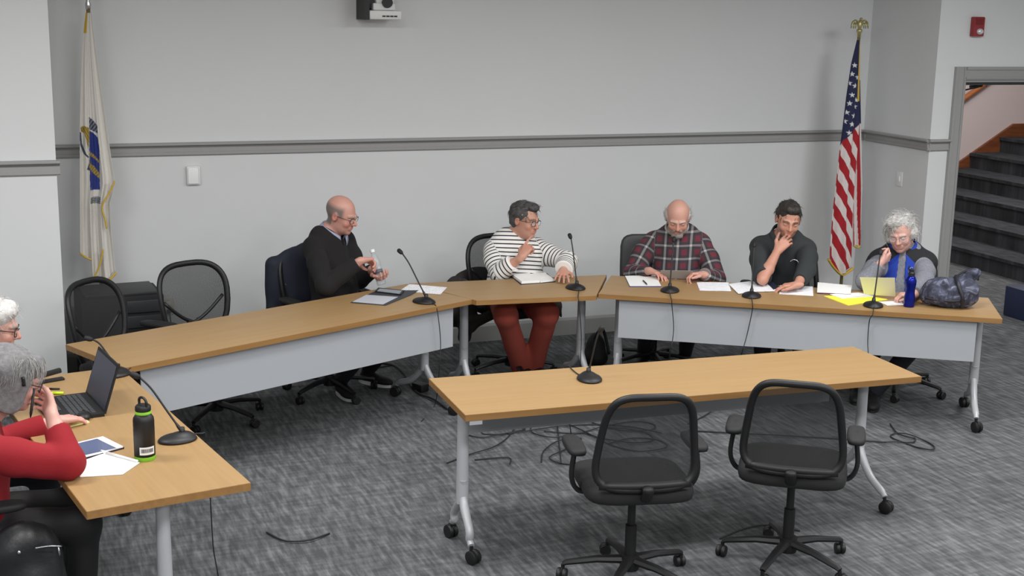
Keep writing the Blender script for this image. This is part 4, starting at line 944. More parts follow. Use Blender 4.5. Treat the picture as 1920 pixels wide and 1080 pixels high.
# ================================================================== microphones
def mic(label, bpx, hpx, z=TH, cable=None, led=False, toward=None, s=1.0, twist=0):
    B = at(*bpx, z); f = nz(toward if toward is not None else -V1)
    t = thing('gooseneck_microphone', label, 'microphone', tuple(B), math.atan2(-f[0], f[1])+twist, 'gooseneck microphones on the tables')
    v = Vol(V(-.1, -.12, -.02), V(.1, .12, .08), .004)
    v.ell((0, 0, .004), (.062*s, .082*s, .026)); v.ell((0, .02, .014), (.035*s, .05*s, .024)); v.cut(V(0, 0, .001), V(0, 0, -1), V(-.1, -.12, -.02), V(.1, .12, .08))
    vs, fs = v.net(); o = mk('base', ([tuple(map(float, q)) for q in vs], [tuple(map(int, q)) for q in fs]), M_BLACK, t, 'all')
    mk('talk_button', box(-.012, .012, -.058, -.036, .018, .024, .003), M_WHITE if led else mat('grey_button', srgb(80, 82, 86), .4), o, True).rotation_euler = (.25, 0, 0)
    Hd = atdepth(hpx[0], hpx[1], B+f*(-.02)); Hd = Hd-FW*0
    st_ = B+f*.02+UZ*.035; mid1 = st_+UZ*.10+(Hd-st_)*V(.12, .12, 0); dr = Hd-st_
    pts = spline([st_, st_+dr*.33+V(0, 0, .01), st_+dr*.68+V(0, 0, .022), Hd-(dr*V(.06, .06, .02))], 6)
    mk('gooseneck', join(tube(pts, [.0075]*3+[.0048]*(len(pts)-3), 8), tube([st_-UZ*.012, st_+UZ*.018], .012, 10)), M_BLACK, t, 'all', world=False) if False else None
    def loc(P): return Matrix.Rotation(-t.rotation_euler[2], 3, 'Z') @ Vector(np.array(P)-B)
    L = lambda P: V(*loc(P))
    mk('gooseneck', join(tube([L(q) for q in pts], [.0075]*3+[.0045]*(len(pts)-3), 8), tube([L(st_-UZ*.015), L(st_+UZ*.02)], [.014, .011], 10)), M_BLACK, t, 'all')
    hd = nz(pts[-1]-pts[-3]); hd = nz(hd+f*(-.6)); P0 = pts[-1]
    mk('mic_head', tube([L(P0), L(P0+hd*.008), L(P0+hd*.02), L(P0+hd*.038), L(P0+hd*.045)], [.005, .011, .0135, .013, .006], 12), M_BLACKM, t, 'all')
    if cable: mk('cable', tube([L(q) for q in spline([B+f*.06+UZ*.012]+cable, 6)], .003, 6), M_RUBBER, t, 'all')
    return t
def front(px, py, o, n, dd=-.006): return atpl(px, py, o+n*dd, n)
mic('gooseneck microphone on the left table beside the bald man\'s papers', (795, 567), (752, 474), toward=-V1,
    cable=[at(815, 571, .739), front(820, 583, o1, V1), front(826, 640, o1, V1), front(823, 700, o1, V1), at(815, 760, .01), at(790, 790, .006)])
mic('gooseneck microphone on the trapezoid table', (1079, 541), (1070, 446), toward=V(0, -1, 0), cable=[at(1084, 556, .739), aty(1086, 572, 7.40), aty(1090, 630, 7.38), aty(1088, 690, 7.38), at(1090, 720, .01), at(1120, 760, .006)])
mic('gooseneck microphone before the man in the plaid shirt', (1256, 546), (1263, 452), toward=-V3, cable=[at(1259, 562, .739), front(1260, 574, o3, V3), front(1263, 620, o3, V3), front(1256, 665, o3, V3), at(1250, 700, .01)])
mic('gooseneck microphone before the man in the charcoal shirt', (1409, 556), (1414, 462), toward=-V3, cable=[at(1411, 570, .739), front(1410, 585, o3, V3), front(1400, 630, o3, V3), front(1390, 665, o3, V3), at(1380, 700, .01)])
mic('gooseneck microphone before the woman in the blue vest', (1637, 574), (1651, 476), toward=-V3, cable=[at(1636, 590, .739), front(1630, 602, o3, V3), front(1627, 640, o3, V3), front(1628, 680, o3, V3), at(1622, 730, .01)])
mic('gooseneck microphone with a lit button on the empty front table', (1105, 712), (1124, 622), toward=V(.2, 1, 0), led=True, cable=[at(1085, 702, .739), at(1072, 692, .739), aty(1066, 688, 5.96), aty(1060, 720, 5.98), V(2.75, 6.0, .1), V(2.8, 5.9, .008)])
mic('large gooseneck microphone in the left foreground beside the black bottle', (333, 826), (258, 706), toward=V(.985, .174, 0), cable=[at(360, 814, .739), at(378, 813, .739), at(386, 820, .715), at(386, 820, .715)+V(.01, .01, -.2), at(386, 820, .715)+V(.02, .03, -.5), at(386, 820, .715)*V(1, 1, 0)+V(.03, .03, .02), at(386, 820, .715)*V(1, 1, 0)+V(-.1, .12, .006)])
mic('gooseneck microphone half hidden behind the laptop', (214, 704), (172, 636), toward=V(.9, .3, 0), cable=[at(232, 699, .739), at(245, 690, .739)])

# ================================================================== papers and things on the tables
def sheet(label, px, z=TH+.0012, m=None, th=.0012, cat='paper', name='paper', zs=None, group=None):
    c = [at(*p, (zs[i] if zs else z)) for i, p in enumerate(px)]
    o0 = c[0]; u = nz(c[1]-c[0]); w = c[-1]-c[0]; n = np.cross(u, w); n = nz(n); n = n if n[2] > 0 else -n
    M = frame(o0, u, np.cross(n, u)); Mi = M.inverted()
    v, f = slab([tuple(Mi @ Vector(q)) for q in c], th, V(0, 0, 1))
    o = mk(name, (v, f), m or M_PAPER); o.matrix_world = M
    return tag(o, label, cat, group)
sheet('white printed sheet on the left table by the microphone', [(750, 545), (768, 533), (838, 539), (826, 552), (800, 550)], m=M_PAPER)
t = thing('folder', 'open dark folder with grey printed sheet before the bald man', 'folder', tuple(at(658, 569, TH)))
mk('cover', slab([at(*p, TH+.001) for p in ((657, 568), (707, 545), (785, 545), (772, 553), (723, 573))], .003, UZ), mat('dark_folder', srgb(54, 58, 66), .6), t, world=True)
mk('sheet', slab([at(*p, TH+.0045) for p in ((661, 566), (687, 553), (746, 557), (718, 571))], .0015, UZ), mat('grey_sheet', srgb(186, 190, 198), .6), t, world=True)
t = thing('phone', 'dark smartphone lying on the open folder', 'phone', tuple(at(730, 548, TH+.004)))
mk('body', slab([at(*p, TH+.0045) for p in ((703, 548), (709, 541), (758, 546), (752, 554))], .007, UZ), M_BLACK, t, world=True)
mk('screen', slab([at(*p, TH+.0118) for p in ((707, 546), (712, 541), (754, 545), (749, 551))], .0005, UZ), mat('glossy_screen', srgb(122, 130, 142), .15), t, world=True)
# bottle held by the bald man
bt = V(*BT); bb = at(716, 541, TH+.0); bb = V(bb[0], bb[1], TH+.03)
top_ = atdepth(698, 470, bt); bot_ = atdepth(716, 534, bt); ax = nz(top_-bot_); Lb = np.linalg.norm(top_-bot_)
t = thing('water_bottle', 'clear plastic water bottle held by the bald man', 'bottle', tuple(bot_))
def clear_mat():
    m = bpy.data.materials.new('clear_plastic'); m.use_nodes = True; MATS['clear'] = m; b = m.node_tree.nodes['Principled BSDF']
    b.inputs['Base Color'].default_value = srgb(190, 196, 200); b.inputs['Roughness'].default_value = .12; b.inputs['Alpha'].default_value = .45; return m
M_CLEAR = clear_mat()
Mb = frame((0, 0, 0), np.cross(V(0, 1, 0), ax), np.cross(ax, np.cross(V(0, 1, 0), ax)))
prof = [(0, 0), (.026, 0), (.031, .008), (.031, .05), (.029, .056), (.031, .062), (.031, .11), (.029, .116), (.031, .122), (.031, .15), (.022, .185), (.013, .2), (.013, .215), (0, .215)]
k = Lb/.225
mk('bottle_body', xf(lathe([(r_*.95, z_*k) for r_, z_ in prof], 24), Mb), M_CLEAR, t, 'all')
mk('cap', xf(lathe([(0, .213*k), (.0155, .213*k), (.0155, .232*k), (0, .232*k)], 20), Mb), M_WHITE, t, True)
mk('label_print', xf(lathe([(.0303, .075*k), (.0305, .1*k)], 24), Mb), mat('bottle_label', srgb(96, 100, 108), .5), t, 'all')
# open notebook before the striped shirt
t = thing('notebook', 'open white notebook with blank pages before the person in the striped shirt', 'notebook', tuple(at(977, 532, TH)))
mk('cover', slab([at(*p, TH) for p in ((955, 516), (1026, 513), (1042, 529), (976, 534))], .003, UZ), M_BLACK, t, world=True)
mk('page_block', slab([at(*p, TH+.003) for p in ((957, 516), (991, 514.5), (1012, 530), (978, 532))], .016, UZ), M_PAPERB, t, world=True)
mk('page_block', slab([at(*p, TH+.003) for p in ((992, 514.5), (1022, 513), (1040, 527), (1013, 530))], .008, UZ), M_PAPERB, t, world=True)
# before the plaid shirt
t = thing('notepad', 'white notepad with a blue edge before the man in the plaid shirt', 'notepad', tuple(at(1180, 537, TH)))
q = ((1172, 519), (1229, 518), (1240, 538), (1181, 538))
mk('backing', slab([at(*p, TH) for p in q], .006, UZ), mat('blue_pad', srgb(52, 62, 140), .6), t, world=True)
mk('page', slab([at(p[0], p[1]-1.6, TH+.0062) for p in q], .0012, UZ), M_PAPERB, t, world=True)
p0, p1 = at(1206, 526, TH+.012), at(1213, 533, TH+.012); t = thing('pen', 'short black pen lying on the white notepad', 'pen', tuple(p0))
mk('barrel', tube([p0, p0*.3+p1*.7, p1], [.0045, .0045, .0035], 8), M_BLACK, t, 'all', world=True); mk('tip', tube([p1, p1+(p1-p0)*.14], [.0035, .001], 8), M_CHROME, t, 'all', world=True)
def held(label, px, P0, n, m, th=.0015, name='paper', cat='paper'):
    c = [atpl(*p, P0, n) for p in px]; u = nz(c[1]-c[0]); w = nz(np.cross(u, np.cross(c[-1]-c[0], u))); M = frame(c[0], u, w); Mi = M.inverted()
    o = mk(name, slab([tuple(Mi @ Vector(q)) for q in c], th, V(0, 0, 1)), m); o.matrix_world = M; return tag(o, label, cat)
held('grey sheet held upright between the hands of the man in the plaid shirt', [(1239, 507), (1298, 508), (1300, 523), (1237, 522)], o3+V3*.535+UZ*.8, nz(V3+UZ*.9), mat('grey_held_sheet', srgb(168, 166, 166), .7))
sheet('blank-looking white sheet to the left of a microphone base on the right table', [(1306, 529), (1366, 530), (1371, 546), (1312, 545)])
sheet('creased white sheets lying open before the man in the charcoal shirt', [(1366, 533), (1406, 528), (1434, 529), (1458, 546), (1420, 547), (1384, 551)], z=TH+.004, th=.003)
t = thing('phone', 'black phone beside the creased sheets on the right table', 'phone', tuple(at(1449, 537, TH)))
q = ((1436, 531), (1449, 530), (1462, 541), (1450, 545))
mk('body', slab([at(*p, TH) for p in q], .01, UZ), M_BLACK, t, world=True); mk('screen', slab([at(p[0], p[1]-2.4, TH+.0101) for p in ((1438, 532), (1449, 531), (1460, 541), (1450, 544))], .0004, UZ), M_GLASSD, t, world=True)
sheet('white sheet right of the creased sheets, below the dark shirt man\'s hand', [(1463, 535), (1524, 537.5), (1525, 555), (1461, 551.5)])
t = thing('paper_stack', 'stack of white sheets with a dark red backing left of the yellow folder', 'papers', tuple(at(1532, 550, TH)))
q = ((1533, 535), (1597, 541), (1595, 554), (1532, 551))
mk('backing', slab([at(*p, TH) for p in q], .008, UZ), mat('dark_red_board', srgb(72, 34, 44), .6), t, world=True)
mk('sheets', slab([at(p[0], p[1]-2.6, TH+.0085) for p in q], .012, UZ), M_PAPERB, t, world=True)
t = thing('folder', 'bright yellow folder under the sheet held by the woman in the blue vest', 'folder', tuple(at(1589, 572, TH)))
mk('cover', slab([at(*p, TH) for p in ((1545, 556), (1614, 553), (1664, 562), (1590, 573))], .004, UZ), M_YELLOW, t, world=True)
mk('sheet', slab([at(*p, TH+.0045) for p in ((1556, 552), (1610, 549), (1640, 556), (1578, 560))], .002, UZ), M_PAPERB, t, world=True)
sheet('small white sheet sticking out right of the yellow folder', [(1648, 566), (1690, 564), (1694, 572), (1664, 573)], th=.001)
held('pale yellow sheet held up by the woman in the blue vest', [(1612, 520), (1678, 521), (1679, 556), (1620, 552)], at(1650, 556, TH+.01), nz(V3+UZ*.55), mat('pale_yellow_sheet', srgb(226, 225, 192), .7), th=.001)
# blue bottle
bp_ = at(1704, 575, TH); t = thing('drinking_bottle', 'shiny cobalt blue metal drinking bottle with black cap before the purse', 'bottle', tuple(bp_))
M_BLUE = mat('cobalt_metal', srgb(20, 34, 140), .22, .7)
mk('bottle_body', lathe([(0, 0), (.031, 0), (.034, .006), (.034, .06), (.029, .09), (.029, .115), (.034, .145), (.034, .17), (.026, .19), (.018, .198), (0, .198)], 28), M_BLUE, t, 'all')
mk('cap', join(lathe([(0, .197), (.02, .197), (.02, .215), (.014, .222), (.014, .235), (0, .24)], 20), tube([(-.012, 0, .225), (-.026, 0, .245), (-.02, 0, .26)], .005, 8)), M_BLACK, t, True)
# carabiner on the vest
cp = atpl(1707, 506, o3+V3*.68, V3); t = mk('carabiner', tube([cp+(U3*math.cos(g)*.010+nz(UZ+U3*.5)*math.sin(g)*.02) for g in np.linspace(0, 2*PI, 21)[:-1]], .0022, 6, closed=True), M_CHROME, c5['P'], 'all', world=True)
# glasses hooked on the dark shirt
cp = atpl(1490, 490, o3+V3*.68, V3); mk('hooked_glasses', tube(spline([cp-U3*.03-UZ*.006, cp-U3*.012+UZ*.010, cp+U3*.012+UZ*.008, cp+U3*.028-UZ*.012], 5), .0028, 6), M_CHROME, c4['P'], 'all', world=True)
# purse
def purse_mat():
    m = mat('crinkled_purse_cloth', srgb(66, 70, 84), .8, bump=1.0, bscale=26)
    nt = m.node_tree; b = nt.nodes['Principled BSDF']; tc = nt.nodes.new('ShaderNodeTexCoord'); n = nt.nodes.new('ShaderNodeTexNoise'); n.inputs['Scale'].default_value = 17; n.inputs['Detail'].default_value = 7; n.inputs['Distortion'].default_value = 1.5
    rp = nt.nodes.new('ShaderNodeValToRGB'); e = rp.color_ramp.elements; e[0].position = .42; e[0].color = srgb(44, 47, 62); e[1].position = .68; e[1].color = srgb(126, 128, 144); x = e.new(.56); x.color = srgb(72, 76, 96)
    nt.links.new(tc.outputs['Object'], n.inputs['Vector']); nt.links.new(n.outputs[0], rp.inputs[0]); nt.links.new(rp.outputs[0], b.inputs['Base Color']); return m
pc = at(1780, 580, TH)+V3*.08; t = thing('purse', 'crumpled dark blue-grey patterned handbag at the right end of the table', 'bag', (pc[0], pc[1], TH))
v = Vol(pc+V(-.3, -.3, -.02), pc+V(.3, .3, .36), .005); A3 = np.stack([U3, V3, UZ], 1)
v.ell(pc+UZ*.06, (.18, .09, .07), A3, .04); v.ell(pc+UZ*.11+U3*.0, (.15, .075, .075), A3, .05); v.ell(pc+UZ*.11+U3*.09, (.085, .075, .08), A3, .03); v.ell(pc-U3*.10+UZ*.11, (.06, .07, .055), A3, .03)
v.caps(pc+U3*.04+UZ*.175, pc+U3*.14+UZ*.225, .02, .028, .03); v.caps(pc+U3*.14+UZ*.225, pc+U3*.155+UZ*.19, .02, .012, .02)
v.wrinkle(.006, 55, 4, 6); v.cut(V(0, 0, TH+.001), V(0, 0, -1), pc-.4, pc+.4); vs, fs = v.net(); mk_np('bag_body', vs, fs, purse_mat(), t)
M_STRAP = mat('dark_purse_strap', srgb(26, 27, 36), .5)
mk('strap', tube(spline([pc+U3*.075-V3*.075+UZ*.012, pc+U3*.07-V3*.10+UZ*.08, pc+U3*.04-V3*.07+UZ*.16, pc+U3*.03+V3*.0+UZ*.20], 6), .012, 8, flat=.5), M_STRAP, t, 'all', world=True)
mk('handle', tube(spline([pc+U3*.02+UZ*.185, pc+U3*.09+UZ*.235, pc+U3*.15+UZ*.245, pc+U3*.165+UZ*.18], 6), .011, 8, flat=.6), M_STRAP, t, 'all', world=True)
mk('flap_edge', tube(spline([pc-U3*.15-V3*.05+UZ*.06, pc-U3*.08-V3*.082+UZ*.055, pc-V3*.095+UZ*.055, pc+U3*.06-V3*.09+UZ*.06], 6), .006, 6), M_STRAP, t, 'all', world=True)

# ================================================================== left foreground table
h0, h1 = at(160, 737, TH+.012), at(196, 776, TH+.012); hx = nz(h1-h0); Lw = np.linalg.norm(h1-h0); by = V(-hx[1], hx[0], 0); by = by if by[0] < 0 else -by
t = thing('laptop', 'open black laptop with dark screen turned to the left', 'laptop', (h0[0], h0[1], TH))
D_ = .23
mk('base', slab([h0-UZ*.012, h1-UZ*.012, h1+by*D_-UZ*.012, h0+by*D_-UZ*.012], .016, UZ), M_BLACKM, t, world=True)
kv = []
for r_ in range(5):
    for c_ in range(13):
        a = h0+hx*(Lw*(.06+.068*c_))+by*(.03+.022*r_)+UZ*.004; kv.append(slab([a, a+hx*Lw*.056, a+hx*Lw*.056+by*.017, a+by*.017], .002, UZ))
kb = mk('keyboard', join(*kv), mat('laptop_keys', srgb(64, 66, 70), .5), t, world=True); kb['kind'] = 'stuff'
mk('touchpad', slab([h0+hx*Lw*.36+by*.155+UZ*.0042, h0+hx*Lw*.64+by*.155+UZ*.0042, h0+hx*Lw*.64+by*.215+UZ*.0042, h0+hx*Lw*.36+by*.215+UZ*.0042], .0005, UZ), mat('touchpad', srgb(50, 51, 54), .3), t, world=True)
tp = atpl(224, 678, h1, np.cross(hx, UZ)*1.0+0); su = nz(-by*.32+UZ); SHh = .225
lid = mk('lid', slab([h0, h1, h1+su*SHh, h0+su*SHh], .007, nz(np.cross(hx, su))*(-1 if np.cross(hx, su)@by > 0 else 1)), M_BLACKM, t, world=True)
nn = by-su*(by@su); nn = nz(nn)
mk('screen', slab([h0+hx*.01+su*.014+nn*.001, h1-hx*.01+su*.014+nn*.001, h1-hx*.01+su*(SHh-.012)+nn*.001, h0+hx*.01+su*(SHh-.012)+nn*.001], .0006, nn), M_GLASSD, t, world=True)
t = thing('tablet', 'white-framed tablet with bluish screen beside the red sleeve', 'tablet', tuple(at(190, 838, TH)))
q = ((143, 832), (193, 820), (231, 839), (152, 860))
mk('case', slab([at(p[0]+2, p[1]+2.5, TH) for p in q], .007, UZ), mat('navy_case', srgb(30, 34, 62), .5), t, world=True)
mk('body', slab([at(*p, TH+.007) for p in q], .005, UZ), mat('tablet_white', srgb(232, 234, 240), .35), t, world=True)
mk('screen', slab([at(*p, TH+.0123) for p in ((145, 831.5), (182, 822.5), (218, 840), (152, 855))], .0004, UZ), M_SCREEN, t, world=True)
sheet('white sheet lying in front of the tablet', [(135, 872), (196, 850), (262, 868), (230, 890), (150, 895)], th=.002, m=M_PAPERB)
p0, p1 = at(200, 849, TH+.008), at(258, 865, TH+.008); t = thing('white_marker', 'thin white marker lying on the white sheet by the tablet', 'pen', tuple(p0))
mk('barrel', tube([p0, p1], .006, 10), M_WHITE, t, 'all', world=True); mk('cap', tube([p0-(p1-p0)*.18, p0], [.0065, .007], 10), M_PAPERB, t, 'all', world=True)
sheet('pale yellow notepad under the hand of the woman in red', [(112, 792), (158, 784), (168, 793), (122, 803)], th=.004, m=mat('pale_yellow', srgb(232, 226, 150), .7), cat='notepad', name='notepad')
mp_ = at(158, 783, TH+.004); t = thing('computer_mouse', 'small black mouse under the fingers on the yellow notepad', 'mouse', tuple(mp_))
v = Vol(V(-.06, -.06, -.01), V(.06, .06, .05), .003); v.ell((0, 0, .008), (.03, .045, .02)); v.cut(V(0, 0, .001), V(0, 0, -1), V(-.06, -.06, -.02), V(.06, .06, .06)); vs, fs = v.net(); mk('shell', ([tuple(map(float, q)) for q in vs], [tuple(map(int, q)) for q in fs]), M_BLACK, t, 'all'); mk('scroll_wheel', lathe([(0, -.003), (.006, -.003), (.006, .003), (0, .003)], 12, (0, .02, .026)), M_BLACKM, t)
p0, p1 = at(100, 737, TH+.008), at(119, 737, TH+.008); t = thing('highlighter', 'yellow-green highlighter lying behind the laptop keyboard', 'pen', tuple(p0))
mk('barrel', tube([p0, p1], .007, 10), mat('neon_yellow', srgb(196, 226, 40), .4), t, 'all', world=True); mk('cap', tube([p0-(p1-p0)*.4, p0], [.0065, .0075], 10), mat('neon_cap', srgb(170, 200, 40), .4), t, 'all', world=True)
p0, p1 = at(92, 729, TH+.006), at(112, 729, TH+.006); t = thing('pen', 'black pen lying beside the stapler', 'pen', tuple(p0)); mk('barrel', tube([p0, p1], [.005, .004], 8), M_BLACK, t, 'all', world=True)
p0 = at(92, 716, TH); sx = nz(V(1, .35, 0)); t = thing('stapler', 'black stapler on the foreground table behind the laptop', 'stapler', tuple(p0))
A_ = frame(p0, sx, np.cross(UZ, sx)); mk('stapler_base', box(-.06, .07, -.018, .018, 0, .012, .003), M_BLACK, t, True).rotation_euler = (0, 0, math.atan2(sx[1], sx[0]))
q = mk('stapler_arm', box(-.06, .065, -.013, .013, .03, .052, .005), M_BLACK, t, True); q.rotation_euler = (0, -.12, math.atan2(sx[1], sx[0]))
mk('stapler_hinge', box(-.06, -.03, -.012, .012, .01, .035, .003), M_BLACK, t, True).rotation_euler = (0, 0, math.atan2(sx[1], sx[0]))
# pen in the hand at her face
p0, p1 = atdepth(64, 728, WR), atdepth(57, 783, WR); mk_pen = thing('pen', 'black pen held by the woman in red at her cheek', 'pen', tuple(p1))
mk('barrel', tube([p0, p0*.15+p1*.85, p1], [.005, .0055, .002], 8), M_BLACK, mk_pen, 'all', world=True); mk('clip', tube([p0, p0*.7+p1*.3], .0022, 6), M_CHROME, mk_pen, 'all', world=True)
bp_ = at(272, 860, TH); t = thing('insulated_bottle', 'matte black insulated bottle with lime green bands and loop cap', 'bottle', tuple(bp_), R(-65))
M_LIME = mat('lime_green', srgb(128, 192, 48), .5)
mk('bottle_body', lathe([(0, .012), (.0415, .012), (.0415, .16), (.040, .172), (.030, .188), (.026, .19), (0, .19)], 32), M_BLACK, t, 'all')
mk('base_band', lathe([(0, 0), (.040, 0), (.042, .003), (.042, .017), (0, .017)], 32), M_LIME, t, True); mk('neck_band', lathe([(0, .188), (.031, .188), (.033, .192), (.031, .2), (0, .2)], 28), M_LIME, t, True)
mk('cap', lathe([(0, .2), (.03, .2), (.031, .204), (.031, .218), (.026, .224), (0, .224)], 28), M_BLACK, t, True)
mk('loop_handle', tube(spline([(-.024, 0, .215), (-.026, 0, .24), (-.012, 0, .252), (.012, 0, .252), (.026, 0, .24), (.024, 0, .215)], 5), .0055, 8), M_BLACK, t, 'all')
lb = mk('paper_label', (*[[(.0420*math.cos(g), .0420*math.sin(g), z) for z in (.028, .060) for g in np.linspace(R(-58), R(28), 12)]], [(i, i+1, 13+i, 12+i) for i in range(11)]), M_WHITE, t, 'all')
bars = []; rs = random.Random(3); g = -50
while g < 20:
    w = rs.choice((1.5, 2.5, 3.5)); a, b = R(g), R(g+w); n0 = len(bars)
    bars.append(([(.0424*math.cos(x), .0424*math.sin(x), z) for z in (.037, .053) for x in (a, b)], [(0, 1, 3, 2)])); g += w+rs.choice((1.5, 2.2))
mk('barcode_print', join(*bars), M_BLACKM, lb)
# black bag with zip hanging beside the woman in red
bc = aty(45, 1052, 4.98); t = thing('leather_bag', 'black leather bag with metal zip hanging by the chair in the bottom left corner', 'bag', tuple(bc))
v = Vol(bc-.32, bc+.32, .007); v.ell(bc, (.14, .08, .16), None, .03); v.ell(bc-UZ*.1, (.15, .09, .1), None, .05); v.wrinkle(.006, 30, 3); vs, fs = v.net()
mk_np('bag_body', vs, fs, mat('black_leather', srgb(30, 31, 34), .4, bump=.5, bscale=60), t)
z0, z1 = aty(66, 1028, 4.895), aty(116, 1024, 4.90)
mk('zip', tube(spline([z0, (z0+z1)/2+UZ*.004, z1], 6), .0035, 6), M_CHROME, t, 'all', world=True); mk('zip_pull', tube([z1-V(.012, .004, .0), z1-V(.01, .006, .035)], .004, 6), M_CHROME, t, 'all', world=True)
z2 = aty(36, 1036, 4.895); mk('stud', blob(tuple(z2-bc), (.007, .005, .007)), M_CHROME, t, 'all')

# ================================================================== coats on chairs
def coat(label, ch, m, prims, seed=3, name='jacket'):
    Lm = Matrix.Translation(ch.location) @ Matrix.Rotation(ch.rotation_euler[2], 4, 'Z'); W_ = lambda p: V(*(Lm @ Vector(p)))
    t = thing(name, label, 'jacket', tuple(ch.location[:2])+(.5,)); c0 = W_((0, -.2, .6)); v = Vol(c0-.65, c0+.65, .009); A = np.array(Lm.to_3x3())
    for p in prims:
        if p[0] == 'e': v.ell(W_(p[1]), p[2], A, .04)
        else: v.caps(W_(p[1]), W_(p[2]), p[3], p[4], .03)
    v.wrinkle(.008, 20, seed, 5); v.cut(V(0, 0, .06), V(0, 0, -1), c0-.7, c0+.7); vs, fs = v.net(); mk_np('cloth', vs, fs, m, t); return t
coat('navy jacket draped over the chair back of the bald man', CH1, mat('navy_cloth', srgb(27, 31, 46), .8, bump=.3, bscale=120),
    [('e', (0, -.27, .70), (.27, .07, .27)), ('e', (0, -.32, .52), (.27, .05, .2)), ('c', (-.24, -.30, .84), (-.27, -.31, .42), .05, .05), ('c', (.24, -.30, .84), (.27, -.30, .42), .05, .045), ('e', (0, -.29, .88), (.2, .05, .07))])
coat('dark brown coat spread over the chair of the person in the striped shirt', CH2, mat('dark_brown_cloth', srgb(38, 34, 33), .85, bump=.3, bscale=120),
    [('c', (.30, -.14, .62), (.36, -.02, .30), .035, .05), ('c', (.26, -.28, .64), (.38, -.14, .40), .04, .06), ('e', (.12, -.29, .60), (.22, .05, .12)), ('e', (.32, -.10, .48), (.05, .15, .2)), ('e', (.34, -.22, .56), (.09, .06, .13)), ('c', (.26, -.26, .5), (.36, .06, .38), .05, .035), ('c', (.2, .1, .47), (.34, .06, .40), .03, .03),
     ('c', (-.2, -.2, .50), (-.34, .04, .46), .04, .03), ('c', (-.34, .04, .46), (-.37, .06, .38), .03, .015)], 6, 'coat')

# ================================================================== things on the floor
q = aty(245, 545, 8.80); zt = q[2]; t = thing('equipment_case', 'black equipment box behind the leftmost empty chair', 'box', (.70, 8.82, 0), .06)
bx_ = mk('housing', box(-.28, .24, -.2, .2, .03, zt, .012), M_BLACKM, t, True); mk('top_lid', box(-.25, .21, -.17, .17, zt-.004, zt+.018, .008), mat('dark_lid', srgb(44, 45, 48), .5), t, True)
for k in range(2): mk('drawer_front', box(.0, .225, -.212, -.2, zt-.11-.1*k, zt-.03-.1*k, .006), mat('case_front', srgb(50, 52, 55), .4), t, True)
for k in range(2): mk('foot', box((-.24, .14)[k], (-.18, .2)[k], -.17, .17, 0, .035), M_BLACKM, t, True)
p0 = V(8.10, 8.62, 0); t = thing('navy_box', 'dark navy box cut off by the right picture edge', 'box', (p0[0], p0[1], 0), 0)
mk('box_body', box(-.11, .12, -.15, .15, 0, .26, .01), mat('navy_box', srgb(30, 42, 72), .6), t, True)
p0 = at(1128, 688, 0); t = thing('backpack', 'black backpack on the floor behind the left end of the right table', 'bag', (p0[0], p0[1]+.1, 0))
p0 = V(p0[0], p0[1]+.1, 0); v = Vol(p0+V(-.25, -.25, -.02), p0+V(.25, .25, .45), .008); v.ell(p0+UZ*.11, (.065, .08, .12), None, .03); v.ell(p0+UZ*.05, (.09, .09, .06), None, .04); v.ell(p0+V(0, -.07, .06), (.05, .03, .05), None, .02); v.wrinkle(.005, 30, 3); v.cut(V(0, 0, .002), V(0, 0, -1), p0-.5, p0+.5); vs, fs = v.net()
mk_np('bag_body', vs, fs, M_BLACKM, t); mk('strap', tube(spline([p0+V(-.04, -.04, .2), p0+V(-.01, -.06, .27), p0+V(.04, -.04, .24), p0+V(.07, -.07, .08)], 6), .012, 8, flat=.4), M_RUBBER, t, 'all', world=True)
p0 = at(788, 733, 0); t = thing('power_adapter', 'black power box with cord on the carpet under the left table', 'adapter', (p0[0], p0[1], 0), .4)
mk('housing', box(-.035, .035, -.05, .05, 0, .055, .01), M_BLACK, t, True)
def cable(px, label, r=.0045, z=.006, group='black cables on the carpet', closed=False):
    P = spline([at(*p, z+.004*(i % 3)) for i, p in enumerate(px)], 8); c = P[0]; return tag(mk('floor_cable', tube([q-c for q in P], r, 6), M_RUBBER), label, 'cable', group) if False else _cab(P, c, r, label, group)
def _cab(P, c, r, label, group):
    o = mk('floor_cable', tube([q-c for q in P], r, 6), M_RUBBER, None, 'all'); o.location = tuple(c); return tag(o, label, 'cable', group)
cable([(700, 680), (735, 684), (757, 700), (770, 722), (786, 738), (812, 748), (840, 768)], 'thick black cord running from the power box towards the front table', .007)
cable([(735, 684), (700, 690), (672, 684), (650, 690)], 'black cord lying beside the sneakers under the left table', .005)
cable([(1669, 795), (1683, 812), (1705, 820), (1716, 822), (1712, 829), (1690, 828), (1670, 818), (1682, 812), (1706, 815), (1738, 828), (1752, 838), (1744, 843), (1718, 838), (1690, 829), (1660, 829)], 'looped black cable right of the front table\'s right leg')
cable([(1290, 807), (1380, 812), (1460, 816), (1560, 822), (1660, 829)], 'straight black cable passing behind the two front chairs')
TL = iter(['black cable running up from the lower left towards the tangle under the front table', 'long black cable looping left along the back of the tangle under the front table', 'black cable forming the middle loop of the tangle under the front table', 'black cable coiled nearest the camera in the tangle under the front table', 'black cable curling right below the left front chair\'s backrest', 'short bent black cable at the left of the tangle under the front table', 'black cable running straight towards the camera through the tangle', 'black cable making the rearmost loop of the tangle, behind the left front chair', 'short black cable between the two front chairs under the table'])
def tangle(px): cable(px, next(TL), .0038, .006, 'tangled cables under the front table')
tangle([(838, 868), (880, 852), (925, 838), (952, 820), (966, 800)])
tangle([(875, 815), (905, 820), (950, 812), (985, 804), (940, 800), (905, 806), (910, 814), (960, 812), (1040, 800), (1110, 796), (1180, 800), (1240, 812)])
tangle([(995, 800), (1000, 812), (1040, 820), (1090, 812), (1130, 822), (1190, 830), (1225, 824), (1200, 808), (1130, 800)])
